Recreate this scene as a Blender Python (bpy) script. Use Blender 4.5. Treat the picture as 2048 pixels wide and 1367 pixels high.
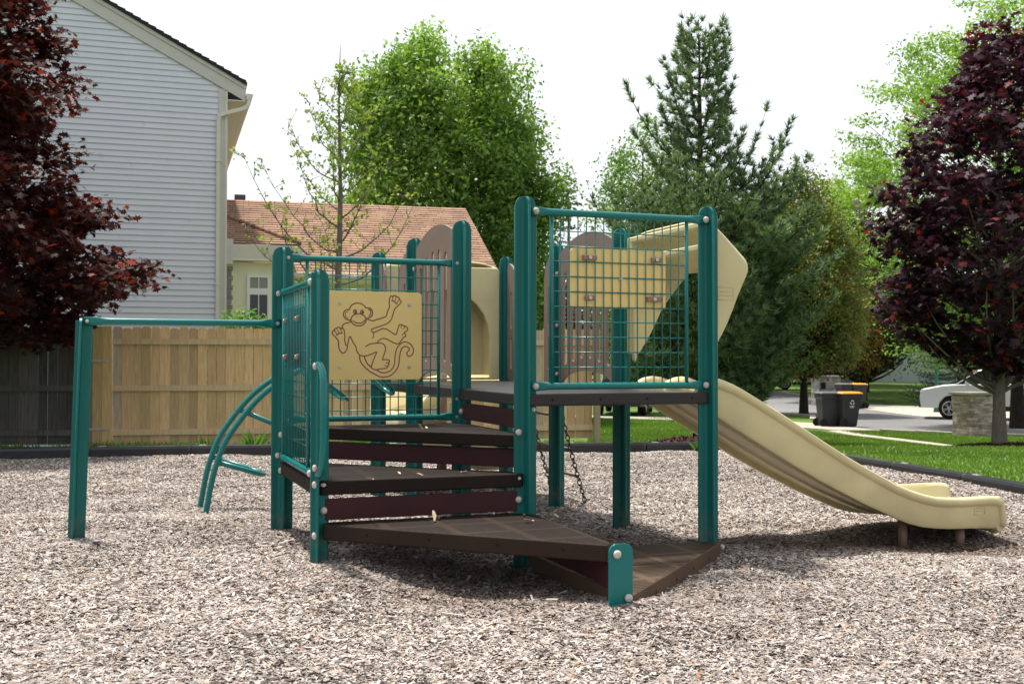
import bpy, math, random
import numpy as np
from mathutils import Vector, Matrix
from mathutils.geometry import tessellate_polygon
random.seed(7); RNG = np.random.default_rng(11)
SC = bpy.context.scene
for o in list(bpy.data.objects): bpy.data.objects.remove(o)
COL = SC.collection
# ------------------------------------------------------------------ camera
HCAM = 1.232; PITCH = 0.0145; ROLL = 0.0018
cam_d = bpy.data.cameras.new('camera'); cam = bpy.data.objects.new('camera', cam_d); COL.objects.link(cam)
cp, sp, cr, sr = math.cos(PITCH), math.sin(PITCH), math.cos(ROLL), math.sin(ROLL)
Fv = Vector((0, cp, sp)); Uv = Vector((0, -sp, cp)); Rv = Vector((1, 0, 0))
R2 = cr*Rv + sr*Uv; U2 = -sr*Rv + cr*Uv
cam.matrix_world = Matrix(((R2.x, U2.x, -Fv.x, 0), (R2.y, U2.y, -Fv.y, 0), (R2.z, U2.z, -Fv.z, HCAM), (0, 0, 0, 1)))
cam_d.sensor_width = 36; cam_d.lens = 36*2194/2048; cam_d.clip_start = 0.1; cam_d.clip_end = 3000
cam_d.dof.use_dof = True; cam_d.dof.focus_distance = 6.9; cam_d.dof.aperture_fstop = 7.1
SC.camera = cam
# ------------------------------------------------------------------ world, sun, exposure
SUN_EL = math.radians(70); SUN_AZ = math.radians(-35)     # azimuth from +Y (away from the camera), negative = left
W = bpy.data.worlds.new('World'); SC.world = W; W.use_nodes = True
nt = W.node_tree; nt.nodes.clear()
wo = nt.nodes.new('ShaderNodeOutputWorld'); bg = nt.nodes.new('ShaderNodeBackground')
sky = nt.nodes.new('ShaderNodeTexSky'); sky.sky_type = 'NISHITA'; sky.sun_disc = False
sky.sun_elevation = SUN_EL; sky.sun_rotation = SUN_AZ
sky.dust_density = 4.0; sky.air_density = 1.0; sky.ozone_density = 1.0
mx = nt.nodes.new('ShaderNodeMix'); mx.data_type = 'RGBA'; mx.inputs[0].default_value = 0.84
# thin bright overcast veil over the blue, brightest on the sun's side of the sky
tcw = nt.nodes.new('ShaderNodeTexCoord'); dt = nt.nodes.new('ShaderNodeVectorMath'); dt.operation = 'DOT_PRODUCT'; dt.inputs[1].default_value = (-0.25, 0.85, 0.45)
nt.links.new(tcw.outputs['Generated'], dt.inputs[0]); vr = nt.nodes.new('ShaderNodeMapRange'); vr.interpolation_type = 'SMOOTHSTEP'
vr.inputs[1].default_value = -0.75; vr.inputs[2].default_value = 0.45; vr.inputs[3].default_value = 0.8; vr.inputs[4].default_value = 1.1
nt.links.new(dt.outputs['Value'], vr.inputs[0]); vs_ = nt.nodes.new('ShaderNodeVectorMath'); vs_.operation = 'SCALE'; vs_.inputs[0].default_value = (5.75, 5.9, 6.1)
nt.links.new(vr.outputs[0], vs_.inputs['Scale']); nt.links.new(vs_.outputs[0], mx.inputs[7])
nt.links.new(sky.outputs[0], mx.inputs[6]); nt.links.new(mx.outputs[2], bg.inputs[0])
bg.inputs[1].default_value = 0.12
nt.links.new(bg.outputs[0], wo.inputs[0])
sl = bpy.data.lights.new('sun', 'SUN'); sl.energy = 4.1; sl.angle = math.radians(4.5); sl.color = (1.0, 0.95, 0.86)
sun = bpy.data.objects.new('sun', sl); COL.objects.link(sun)
sdir = Vector((math.sin(SUN_AZ)*math.cos(SUN_EL), math.cos(SUN_AZ)*math.cos(SUN_EL), math.sin(SUN_EL)))
sun.rotation_euler = sdir.to_track_quat('Z', 'Y').to_euler(); sun.location = (0, 0, 30)
SC.view_settings.view_transform = 'Standard'; SC.view_settings.look = 'None'
SC.view_settings.gamma = 1; SC.view_settings.exposure = 0.62
SC.cycles.max_bounces = 6; SC.cycles.diffuse_bounces = 3; SC.cycles.glossy_bounces = 3; SC.cycles.transmission_bounces = 4
# ------------------------------------------------------------------ helpers
def lin(c):
    return tuple(((x/255)/12.92 if x/255 <= 0.04045 else ((x/255+0.055)/1.055)**2.4) for x in c)
def mat(name, color, rough=0.6, spec=0.5, var=0.0, vscale=6, bump=0.0, bscale=60, metal=0.0, coat=0.0, vcol=None, stretch=(1, 1, 1)):
    m = bpy.data.materials.new(name); m.use_nodes = True; n = m.node_tree; b = n.nodes['Principled BSDF']
    b.inputs['Base Color'].default_value = (*color, 1); b.inputs['Roughness'].default_value = rough
    b.inputs['Metallic'].default_value = metal; b.inputs['Specular IOR Level'].default_value = spec
    if coat: b.inputs['Coat Weight'].default_value = coat; b.inputs['Coat Roughness'].default_value = 0.15
    tc = n.nodes.new('ShaderNodeTexCoord'); mp = n.nodes.new('ShaderNodeMapping'); mp.inputs['Scale'].default_value = stretch
    n.links.new(tc.outputs['Object'], mp.inputs[0])
    last = None
    if vcol:
        at = n.nodes.new('ShaderNodeAttribute'); at.attribute_name = vcol; last = at.outputs['Color']
    if var:
        nz = n.nodes.new('ShaderNodeTexNoise'); nz.inputs['Scale'].default_value = vscale; nz.inputs['Detail'].default_value = 6
        n.links.new(mp.outputs[0], nz.inputs[0])
        mr = n.nodes.new('ShaderNodeMapRange'); mr.inputs[1].default_value = 0.25; mr.inputs[2].default_value = 0.75
        mr.inputs[3].default_value = 1-var; mr.inputs[4].default_value = 1+var; n.links.new(nz.outputs[0], mr.inputs[0])
        mm = n.nodes.new('ShaderNodeVectorMath'); mm.operation = 'SCALE'
        if last: n.links.new(last, mm.inputs[0])
        else: mm.inputs[0].default_value = color
        n.links.new(mr.outputs[0], mm.inputs['Scale']); last = mm.outputs[0]
        rr = n.nodes.new('ShaderNodeMapRange'); rr.inputs[3].default_value = max(0.02, rough-0.12); rr.inputs[4].default_value = min(1, rough+0.12)
        n.links.new(nz.outputs[0], rr.inputs[0]); n.links.new(rr.outputs[0], b.inputs['Roughness'])
    if last: n.links.new(last, b.inputs['Base Color'])
    if bump:
        nb = n.nodes.new('ShaderNodeTexNoise'); nb.inputs['Scale'].default_value = bscale; nb.inputs['Detail'].default_value = 4
        n.links.new(mp.outputs[0], nb.inputs[0]); bp = n.nodes.new('ShaderNodeBump'); bp.inputs['Strength'].default_value = bump
        bp.inputs['Distance'].default_value = 0.01; n.links.new(nb.outputs[0], bp.inputs['Height']); n.links.new(bp.outputs[0], b.inputs['Normal'])
    return m
def add_dust(m, z0, z1, col, amt, scale=9):
    n = m.node_tree; b = n.nodes['Principled BSDF']; src = b.inputs['Base Color'].links[0].from_socket; tc = n.nodes.new('ShaderNodeTexCoord'); sx = n.nodes.new('ShaderNodeSeparateXYZ'); n.links.new(tc.outputs['Object'], sx.inputs[0])
    mr = n.nodes.new('ShaderNodeMapRange'); mr.inputs[1].default_value = z1; mr.inputs[2].default_value = z0; n.links.new(sx.outputs['Z'], mr.inputs[0]); nz = n.nodes.new('ShaderNodeTexNoise'); nz.inputs['Scale'].default_value = scale; nz.inputs['Detail'].default_value = 9; n.links.new(tc.outputs['Object'], nz.inputs[0])
    r2 = n.nodes.new('ShaderNodeMapRange'); r2.inputs[1].default_value = .42; r2.inputs[2].default_value = .68; r2.inputs[4].default_value = amt; n.links.new(nz.outputs[0], r2.inputs[0]); mu = n.nodes.new('ShaderNodeMath'); mu.operation = 'MULTIPLY'; n.links.new(mr.outputs[0], mu.inputs[0]); n.links.new(r2.outputs[0], mu.inputs[1])
    mx_ = n.nodes.new('ShaderNodeMix'); mx_.data_type = 'RGBA'; mx_.inputs[7].default_value = (*col, 1); n.links.new(mu.outputs[0], mx_.inputs[0]); n.links.new(src, mx_.inputs[6]); n.links.new(mx_.outputs[2], b.inputs['Base Color'])
def leafmat(name, trans=0.4, rough=0.45, tint=(1, 1, 1), spec=0.4):
    m = bpy.data.materials.new(name); m.use_nodes = True; n = m.node_tree; b = n.nodes['Principled BSDF']
    out = n.nodes['Material Output']
    at = n.nodes.new('ShaderNodeAttribute'); at.attribute_name = 'Col'
    b.inputs['Roughness'].default_value = rough; b.inputs['Specular IOR Level'].default_value = spec
    n.links.new(at.outputs['Color'], b.inputs['Base Color'])
    tr = n.nodes.new('ShaderNodeBsdfTranslucent'); mm = n.nodes.new('ShaderNodeVectorMath'); mm.operation = 'MULTIPLY'
    mm.inputs[1].default_value = tint; n.links.new(at.outputs['Color'], mm.inputs[0]); n.links.new(mm.outputs[0], tr.inputs[0])
    ms = n.nodes.new('ShaderNodeMixShader'); ms.inputs[0].default_value = trans
    n.links.new(b.outputs[0], ms.inputs[1]); n.links.new(tr.outputs[0], ms.inputs[2]); n.links.new(ms.outputs[0], out.inputs[0])
    return m
def link(o, parent=None):
    COL.objects.link(o)
    if parent is not None: o.parent = parent
    return o
def tag(o, label=None, cat=None, group=None, kind=None):
    if label: o['label'] = label
    if cat: o['category'] = cat
    if group: o['group'] = group
    if kind: o['kind'] = kind
    return o
def empty(name, loc=(0, 0, 0), rz=0.0):
    o = bpy.data.objects.new(name, None); COL.objects.link(o); o.location = loc; o.rotation_euler = (0, 0, rz)
    o.empty_display_size = 0.2; return o
def frame(o, origin, ex, ey, ez):
    o.matrix_basis = Matrix(((ex[0], ey[0], ez[0], origin[0]), (ex[1], ey[1], ez[1], origin[1]), (ex[2], ey[2], ez[2], origin[2]), (0, 0, 0, 1)))
class MB:
    def __init__(s): s.v = []; s.f = []; s.sm = []
    def add(s, vs, fs, smooth=False):
        b = len(s.v); s.v += [tuple(v) for v in vs]; s.f += [tuple(i+b for i in f) for f in fs]; s.sm += [smooth]*len(fs); return s
    def box(s, c, d, rz=0, rx=0, ry=0):
        R = Matrix.Rotation(rz, 3, 'Z') @ Matrix.Rotation(ry, 3, 'Y') @ Matrix.Rotation(rx, 3, 'X')
        vs = [Vector(c) + R @ Vector((x*d[0]/2, y*d[1]/2, z*d[2]/2)) for x in (-1, 1) for y in (-1, 1) for z in (-1, 1)]
        return s.add(vs, [(0, 1, 3, 2), (4, 6, 7, 5), (0, 4, 5, 1), (2, 3, 7, 6), (0, 2, 6, 4), (1, 5, 7, 3)])
    def rings(s, rs, closed=True, cap=True, smooth=True):
        n = len(rs[0]); vs = [p for r in rs for p in r]; fs = []
        for i in range(len(rs)-1):
            for j in range(n if closed else n-1):
                k = (j+1) % n; fs.append((i*n+j, i*n+k, (i+1)*n+k, (i+1)*n+j))
        b = len(s.v); s.add(vs, fs, smooth)
        if cap and closed:
            s.f.append(tuple(b+i for i in reversed(range(n)))); s.f.append(tuple(b+(len(rs)-1)*n+i for i in range(n))); s.sm += [False, False]
        return s
    def tube(s, pts, r, n=10, cap=True, smooth=True):
        pts = [Vector(p) for p in pts]; rr = r if isinstance(r, (list, tuple)) else [r]*len(pts); rs = []; up = None
        for i, p in enumerate(pts):
            t = (pts[min(i+1, len(pts)-1)]-pts[max(i-1, 0)]); t = t.normalized() if t.length > 1e-9 else Vector((0, 0, 1))
            if up is None: up = t.orthogonal().normalized()
            else:
                up = up - t*up.dot(t); up = up.normalized() if up.length > 1e-6 else t.orthogonal().normalized()
            b = t.cross(up); rs.append([p + rr[i]*(math.cos(a)*up + math.sin(a)*b) for a in [2*math.pi*k/n for k in range(n)]])
        return s.rings(rs, True, cap, smooth)
    def ball(s, c, r, seg=12, rg=8, sc=(1, 1, 1)):
        rs = []
        for i in range(1, rg):
            a = math.pi*i/rg; rs.append([(c[0]+r*sc[0]*math.sin(a)*math.cos(b), c[1]+r*sc[1]*math.sin(a)*math.sin(b), c[2]-r*sc[2]*math.cos(a)) for b in [2*math.pi*k/seg for k in range(seg)]])
        return s.rings(rs, True, True, True)
    def prism(s, loops, t0, t1, fn):
        """loops: outer then holes, 2-D; fn(u, v, t) -> 3-D"""
        L3 = [[Vector((p[0], p[1], 0)) for p in l] for l in loops]; tris = tessellate_polygon(L3); flat = [p for l in loops for p in l]; n = len(flat)
        vs = [fn(p[0], p[1], t0) for p in flat]+[fn(p[0], p[1], t1) for p in flat]
        fs = [tuple(t) for t in tris]+[tuple(i+n for i in reversed(t)) for t in tris]; b = 0
        for l in loops:
            m = len(l)
            for i in range(m): j = (i+1) % m; fs.append((b+i, b+j, b+j+n, b+i+n))
            b += m
        return s.add(vs, fs)
    def build(s, name, m, parent=None, bevel=0, seg=2, fix=True):
        me = bpy.data.meshes.new(name); me.from_pydata(s.v, [], s.f); me.polygons.foreach_set('use_smooth', s.sm)
        if fix:
            import bmesh
            bm = bmesh.new(); bm.from_mesh(me); bmesh.ops.remove_doubles(bm, verts=bm.verts, dist=1e-6); bmesh.ops.recalc_face_normals(bm, faces=bm.faces); bm.to_mesh(me); bm.free()
        me.materials.append(m); o = bpy.data.objects.new(name, me); link(o, parent)
        if bevel:
            md = o.modifiers.new('bevel', 'BEVEL'); md.width = bevel; md.segments = seg; md.limit_method = 'ANGLE'; md.angle_limit = math.radians(40); md.harden_normals = False
        return o
def npmesh(name, V, fsize, m, parent=None, col=None, smooth=False):
    """V (N*fsize,3): consecutive groups of fsize verts are faces"""
    V = np.ascontiguousarray(V, dtype=np.float32); n = len(V); nf = n//fsize
    me = bpy.data.meshes.new(name); me.vertices.add(n); me.vertices.foreach_set('co', V.ravel())
    me.loops.add(n); me.loops.foreach_set('vertex_index', np.arange(n, dtype=np.int32))
    me.polygons.add(nf); me.polygons.foreach_set('loop_start', np.arange(0, n, fsize, dtype=np.int32)); me.polygons.foreach_set('loop_total', np.full(nf, fsize, dtype=np.int32))
    if col is not None:
        a = me.color_attributes.new('Col', 'FLOAT_COLOR', 'POINT'); c = np.ones((n, 4), np.float32); c[:, :3] = np.repeat(col, fsize, axis=0); a.data.foreach_set('color', c.ravel())
    me.update(calc_edges=True); me.materials.append(m); o = bpy.data.objects.new(name, me); link(o, parent); return o
def norm(a): return a/np.maximum(np.linalg.norm(a, axis=-1, keepdims=True), 1e-9)
def cards(C, Nn, Tn, shape, size):
    """place 2-D leaf outlines: C centres, Nn normals, Tn direction of the leaf tip, shape (k,2), size (n,)"""
    Tn = norm(Tn - Nn*np.sum(Tn*Nn, 1, keepdims=True)); B = np.cross(Nn, Tn); sh = np.asarray(shape)
    P = C[:, None, :] + size[:, None, None]*(sh[None, :, 0:1]*B[:, None, :] + sh[None, :, 1:2]*Tn[:, None, :])
    if sh.shape[1] > 2: P = P + size[:, None, None]*sh[None, :, 2:3]*Nn[:, None, :]
    return P.reshape(-1, 3)
def ss(x, a, b):
    t = np.clip((np.asarray(x, float)-a)/(b-a), 0, 1); return t*t*(3-2*t)
def interp(x, tab): return np.interp(x, [p[0] for p in tab], [p[1] for p in tab])
# ------------------------------------------------------------------ terrain height
def wav(x, y, s=1.0):
    return (np.sin(x*1.7+0.6*y)*np.sin(y*1.3-0.4*x+1.1) + 0.6*np.sin(3.1*x-1.9*y+.7)*np.sin(2.3*y+.9*x))*s
GP = [(-50, 0), (12.4, 0), (14.5, -0.03), (17, -0.15), (20, -0.47), (29, -0.80), (35, -0.90), (45, -0.95), (52, -0.88), (60, -0.6), (80, -0.3), (200, 0), (1500, 0)]
def ground_z(x, y):
    x = np.asarray(x, float); y = np.asarray(y, float)
    g = interp(y, GP)
    h = 0.125*ss(-x, 0.15, 1.0)*(1-ss(y, 7.4, 8.8))*(1-ss(-y, -3.5, 0)) + 0.065*np.exp(-((x-.62)**2+(y-5.15)**2)/.5)
    return g+h-0.07*np.exp(-((x-3.1)**2/.9+(y-7.45)**2/.35))
def chips_z(x, y):
    x = np.asarray(x, float); y = np.asarray(y, float)
    return ground_z(x, y) + wav(x, y, 0.012) + wav(x*3.3, y*3.1, 0.008)
# play-area outline (border timbers run along it)
BL = [(-9.5, 12.6), (-6.3, 13.45), (-4.68, 14.0), (-3.13, 14.25), (-0.16, 14.9), (1.5, 15.25), (3.05, 15.5)]
BR = [(3.35, 15.2), (3.75, 13.8), (4.1, 12.6), (4.45, 11.2), (4.72, 9.9), (4.95, 8.4), (5.1, 6.5), (5.1, 3.0)]
# ------------------------------------------------------------------ materials
M_TEAL = mat('teal_powder_coat', (0.002, 0.128, 0.118), 0.36, 0.35, var=0.06, vscale=3, bump=0.03, bscale=180)
M_TEAL2 = mat('teal_tube_coat', (0.003, 0.158, 0.152), 0.27, 0.45, var=0.05, vscale=3, bump=0.02, bscale=180)
M_CREAM = mat('cream_plastic', (0.66, 0.575, 0.325), 0.42, 0.4, var=0.09, vscale=2.6, bump=0.04, bscale=130)
add_dust(M_TEAL, .0, .32, (.20, .155, .12), .75, 14); add_dust(M_CREAM, -.5, 2.6, (.30, .24, .15), .32, 3.3)
M_YEL = mat('yellow_sheet', (0.82, 0.60, 0.235), 0.45, 0.4, var=0.03, vscale=4, bump=0.03, bscale=300)
M_TAUPE = mat('taupe_plastic', (0.245, 0.175, 0.145), 0.5, 0.4, var=0.06, vscale=4, bump=0.05, bscale=200)
M_TAUPE2 = mat('taupe_clamp', (0.27, 0.17, 0.13), 0.45, 0.4, var=0.06, vscale=20)
M_MAROON = mat('maroon_board', (0.045, 0.0095, 0.013), 0.5, 0.3, var=0.1, vscale=6, bump=0.03)
M_CAP = mat('white_cap', (0.52, 0.47, 0.43), 0.5, 0.4, var=0.15, vscale=60)
M_STEEL = mat('steel_bolt', (0.55, 0.53, 0.5), 0.3, 0.5, metal=0.85)
M_GALV = mat('galvanised', (0.45, 0.47, 0.48), 0.5, 0.5, metal=0.5, var=0.2, vscale=40)
M_LINE = mat('engraved_line', (0.22, 0.065, 0.065), 0.6)
M_BROWNLEG = mat('brown_leg', (0.14, 0.085, 0.06), 0.5, var=0.08)
M_CHAIN = mat('chain_coat', (0.02, 0.018, 0.016), 0.5, var=0.3, vscale=60)
M_BORDER = mat('black_border_plastic', (0.018, 0.018, 0.021), 0.36, 0.5, var=0.25, vscale=5, bump=0.1, bscale=80)
M_SILVER = mat('worn_spike', (0.35, 0.35, 0.35), 0.5, metal=0.3)
def deckmat(name, base, grate, dust=0.0):
    m = mat(name, base, 0.65, 0.12, bump=0.06, bscale=120); n = m.node_tree; b = n.nodes['Principled BSDF']
    tc = n.nodes.new('ShaderNodeTexCoord'); sx = n.nodes.new('ShaderNodeSeparateXYZ'); n.links.new(tc.outputs['Object'], sx.inputs[0])
    def wave(sock, scale, thr):
        mu = n.nodes.new('ShaderNodeMath'); mu.operation = 'MULTIPLY'; mu.inputs[1].default_value = scale; n.links.new(sock, mu.inputs[0])
        fr = n.nodes.new('ShaderNodeMath'); fr.operation = 'FRACT'; n.links.new(mu.outputs[0], fr.inputs[0])
        g = n.nodes.new('ShaderNodeMath'); g.operation = 'GREATER_THAN'; g.inputs[1].default_value = thr; n.links.new(fr.outputs[0], g.inputs[0]); return g.outputs[0]
    slot = wave(sx.outputs['Y'], 31, 0.5)
    bandx = wave(sx.outputs['X'], 1/0.305, 0.16); bandy = wave(sx.outputs['Y'], 1/0.305, 0.12)
    geo = n.nodes.new('ShaderNodeNewGeometry'); sn = n.nodes.new('ShaderNodeSeparateXYZ'); n.links.new(geo.outputs['Normal'], sn.inputs[0])
    up = n.nodes.new('ShaderNodeMath'); up.operation = 'GREATER_THAN'; up.inputs[1].default_value = 0.9; n.links.new(sn.outputs['Z'], up.inputs[0])
    cur = slot
    for x in (bandx, bandy, up.outputs[0]):
        mu = n.nodes.new('ShaderNodeMath'); mu.operation = 'MULTIPLY'; n.links.new(cur, mu.inputs[0]); n.links.new(x, mu.inputs[1]); cur = mu.outputs[0]
    nz = n.nodes.new('ShaderNodeTexNoise'); nz.inputs['Scale'].default_value = 3; nz.inputs['Detail'].default_value = 8; n.links.new(tc.outputs['Object'], nz.inputs[0])
    du = n.nodes.new('ShaderNodeMix'); du.data_type = 'RGBA'; du.inputs[6].default_value = (*base, 1); du.inputs[7].default_value = tuple(min(1, c*(1.6+dust)) for c in base)+(1,)
    n.links.new(nz.outputs[0], du.inputs[0])
    mx = n.nodes.new('ShaderNodeMix'); mx.data_type = 'RGBA'; n.links.new(cur, mx.inputs[0]); n.links.new(du.outputs[2], mx.inputs[6]); mx.inputs[7].default_value = (*grate, 1)
    n.links.new(mx.outputs[2], b.inputs['Base Color']); return m
M_DECK = deckmat('brown_deck', (0.016, 0.0105, 0.0085), (0.005, 0.0045, 0.0045))
M_DECK1 = deckmat('brown_dusty_deck', (0.0165, 0.0105, 0.008), (0.004, 0.0035, 0.004), 1.5)
M_DECK2 = deckmat('brown_worn_deck', (0.066, 0.043, 0.028), (0.012, 0.010, 0.010), 0.3)
M_DECK3 = deckmat('grey_brown_deck', (0.015, 0.012, 0.0135), (0.008, 0.0075, 0.008))
M_DECK3.node_tree.nodes['Principled BSDF'].inputs['Specular IOR Level'].default_value = 0.45; M_DECK3.node_tree.nodes['Principled BSDF'].inputs['Roughness'].default_value = 0.4
# ------------------------------------------------------------------ setting: ground sheets
def sheet(name, xs, ys, zf, m, keep=None, lift=0.0):
    X, Y = np.meshgrid(xs, ys); Z = zf(X, Y)+lift; nx, ny = len(xs), len(ys)
    vs = np.stack([X, Y, Z], -1).reshape(-1, 3); fs = []
    for j in range(ny-1):
        for i in range(nx-1):
            if keep is None or keep((xs[i]+xs[i+1])/2, (ys[j]+ys[j+1])/2): a = j*nx+i; fs.append((a, a+1, a+1+nx, a+nx))
    me = bpy.data.meshes.new(name); me.from_pydata(vs.tolist(), [], fs); me.polygons.foreach_set('use_smooth', [True]*len(fs)); me.materials.append(m)
    o = bpy.data.objects.new(name, me); link(o); return o
def noise_ramp_mat(name, stops, scale, rough=0.9, bump=0.4, bscale=80, detail=8, scale2=0.6, var2=0.25):
    m = bpy.data.materials.new(name); m.use_nodes = True; n = m.node_tree; b = n.nodes['Principled BSDF']; b.inputs['Roughness'].default_value = rough
    b.inputs['Specular IOR Level'].default_value = 0.2
    tc = n.nodes.new('ShaderNodeTexCoord'); nz = n.nodes.new('ShaderNodeTexNoise'); nz.inputs['Scale'].default_value = scale; nz.inputs['Detail'].default_value = detail
    n.links.new(tc.outputs['Object'], nz.inputs[0]); rp = n.nodes.new('ShaderNodeValToRGB'); n.links.new(nz.outputs[0], rp.inputs[0])
    e = rp.color_ramp.elements; e[0].position, e[0].color = stops[0][0], (*stops[0][1], 1); e[1].position, e[1].color = stops[-1][0], (*stops[-1][1], 1)
    for p, c in stops[1:-1]: q = e.new(p); q.color = (*c, 1)
    n2 = n.nodes.new('ShaderNodeTexNoise'); n2.inputs['Scale'].default_value = scale2; n2.inputs['Detail'].default_value = 3; n.links.new(tc.outputs['Object'], n2.inputs[0])
    mr = n.nodes.new('ShaderNodeMapRange'); mr.inputs[1].default_value = .3; mr.inputs[2].default_value = .7; mr.inputs[3].default_value = 1-var2; mr.inputs[4].default_value = 1+var2; n.links.new(n2.outputs[0], mr.inputs[0])
    sc = n.nodes.new('ShaderNodeVectorMath'); sc.operation = 'SCALE'; n.links.new(rp.outputs[0], sc.inputs[0]); n.links.new(mr.outputs[0], sc.inputs['Scale']); n.links.new(sc.outputs[0], b.inputs['Base Color'])
    nb = n.nodes.new('ShaderNodeTexNoise'); nb.inputs['Scale'].default_value = bscale; nb.inputs['Detail'].default_value = 5; n.links.new(tc.outputs['Object'], nb.inputs[0])
    bp = n.nodes.new('ShaderNodeBump'); bp.inputs['Strength'].default_value = bump; bp.inputs['Distance'].default_value = 0.02; n.links.new(nb.outputs[0], bp.inputs['Height']); n.links.new(bp.outputs[0], b.inputs['Normal'])
    return m
M_SOIL = noise_ramp_mat('chip_bed', [(0.3, (0.03, 0.02, 0.016)), (0.5, (0.11, 0.08, 0.065)), (0.7, (0.24, 0.2, 0.17))], 55, bump=0.9, bscale=70)
M_LAWN = noise_ramp_mat('lawn_soil', [(0.3, (0.04, 0.085, 0.012)), (0.5, (0.085, 0.155, 0.022)), (0.7, (0.14, 0.22, 0.035))], 9, bump=0.8, bscale=35, var2=0.3)
M_ROAD = noise_ramp_mat('asphalt', [(0.3, (0.16, 0.155, 0.16)), (0.7, (0.24, 0.235, 0.24))], 30, bump=0.25, bscale=90, var2=0.12)
M_CONC = noise_ramp_mat('concrete', [(0.3, (0.36, 0.33, 0.28)), (0.7, (0.5, 0.46, 0.39))], 12, bump=0.15, var2=0.15)
M_MULCH = noise_ramp_mat('mulch_base', [(0.3, (0.015, 0.006, 0.006)), (0.7, (0.075, 0.03, 0.028))], 40, bump=1, bscale=60)
gx = np.concatenate([[-1200, -500, -200, -90, -50, -30], np.arange(-22, 26, 0.8), [30, 40, 60, 90, 150, 300, 1200]])
gy = np.concatenate([[-300, -60, -15, -5], np.arange(0, 62, 0.8), [70, 80, 100, 140, 200, 400, 1500]])
def inplay(x, y, m=0.0):
    yb = np.interp(x, [p[0] for p in BL], [p[1] for p in BL]); xb = np.interp(-y, [-p[1] for p in BR], [p[0] for p in BR])
    return (y < yb-m) & ((x < xb-m) | (y > 15.3))
def lawn_z(x, y): return ground_z(x, y) - 0.06*inplay(x, y, 0.3)
tag(sheet('ground', gx, gy, lawn_z, M_LAWN), 'green lawn ground running out beyond the playground', kind='structure')
cx = np.arange(-10, 5.3, 0.12); cy = np.arange(-3, 15.7, 0.12)
tag(sheet('playground_bed', cx, cy, chips_z, M_SOIL, keep=lambda x, y: inplay(x, y, -0.02)), 'bed of bleached wood chips under the play structure', kind='structure')
def polysheet(name, pts, m, lift, step=0.6, kind='structure', label=None):
    xs = [p[0] for p in pts]; ys = [p[1] for p in pts]
    import bmesh
    bm = bmesh.new(); vs = [bm.verts.new((p[0], p[1], 0)) for p in pts]; bm.faces.new(vs)
    for ax in (0, 1):
        lo, hi = (min(xs), max(xs)) if ax == 0 else (min(ys), max(ys)); k = lo+step
        while k < hi:
            co = [0, 0, 0]; no = [0, 0, 0]; co[ax] = k; no[ax] = 1
            bmesh.ops.bisect_plane(bm, geom=bm.verts[:]+bm.edges[:]+bm.faces[:], plane_co=co, plane_no=no); k += step
    for v in bm.verts: v.co.z = float(ground_z(v.co.x, v.co.y))+lift
    r = bmesh.ops.extrude_face_region(bm, geom=bm.faces[:])
    for e in r['geom']:
        if isinstance(e, bmesh.types.BMVert): e.co.z -= 0.2
    bmesh.ops.recalc_face_normals(bm, faces=bm.faces)
    me = bpy.data.meshes.new(name); bm.to_mesh(me); bm.free(); me.materials.append(m); o = bpy.data.objects.new(name, me); link(o); tag(o, label, kind=kind); return o
road = [(32, 18), (13.5, 28.3), (10.45, 31.3), (10.3, 35), (10.6, 38), (11.2, 41), (9.4, 45), (6, 50), (0, 58), (-8, 66), (-8, 84), (6, 74), (13.5, 66), (15.2, 56), (14.9, 48), (15.1, 40), (18, 36.5), (34, 27)]
polysheet('road', road, M_ROAD, 0.012, 2.0, label='grey asphalt residential street')
polysheet('driveway', [(8.6, 38.0), (10.25, 35.2), (10.4, 31.4), (9.3, 31.4), (8.4, 33.6), (6.6, 37.0), (3.0, 39.2), (-1, 40.4), (-1, 42.0), (3.0, 41.0)], M_CONC, 0.03, 2.0, label='pale concrete walk and apron under the near bins')
polysheet('driveway', [(15.15, 39.9), (14.95, 48), (15.6, 51), (19, 48), (23, 44), (30, 43), (30, 34), (18.2, 37.0)], M_CONC, 0.03, 2.0, label='pale concrete driveway under the white car')
polysheet('path', [(9.0, 31.3), (9.5, 31.3), (9.25, 25), (9.0, 21.2), (8.75, 21.2), (8.85, 25)], M_CONC, 0.02, 1.0, label='narrow concrete path crossing the lawn')
kb = MB()
for seg in ([(32, 17.9), (13.5, 28.2), (10.5, 31.2)], [(10.5, 38.3), (11.25, 41.1), (9.4, 45.1), (6, 50.1), (0, 58.1)], [(0, 79), (6, 74.1), (13.5, 66.1), (15.3, 56.1), (15.0, 48.1)]):
    for a, b in zip(seg, seg[1:]):
        n = max(1, int(math.dist(a, b)/1.0))
        for i in range(n):
            p = [a[k]+(b[k]-a[k])*i/n for k in (0, 1)]; q = [a[k]+(b[k]-a[k])*(i+1)/n for k in (0, 1)]; c = [(p[k]+q[k])/2 for k in (0, 1)]
            kb.box((c[0], c[1], float(ground_z(*c))-0.045), (math.dist(p, q)+0.01, 0.2, 0.22), rz=math.atan2(q[1]-p[1], q[0]-p[0]))
tag(kb.build('kerb', M_CONC), 'concrete kerb along the street', kind='structure')
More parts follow.
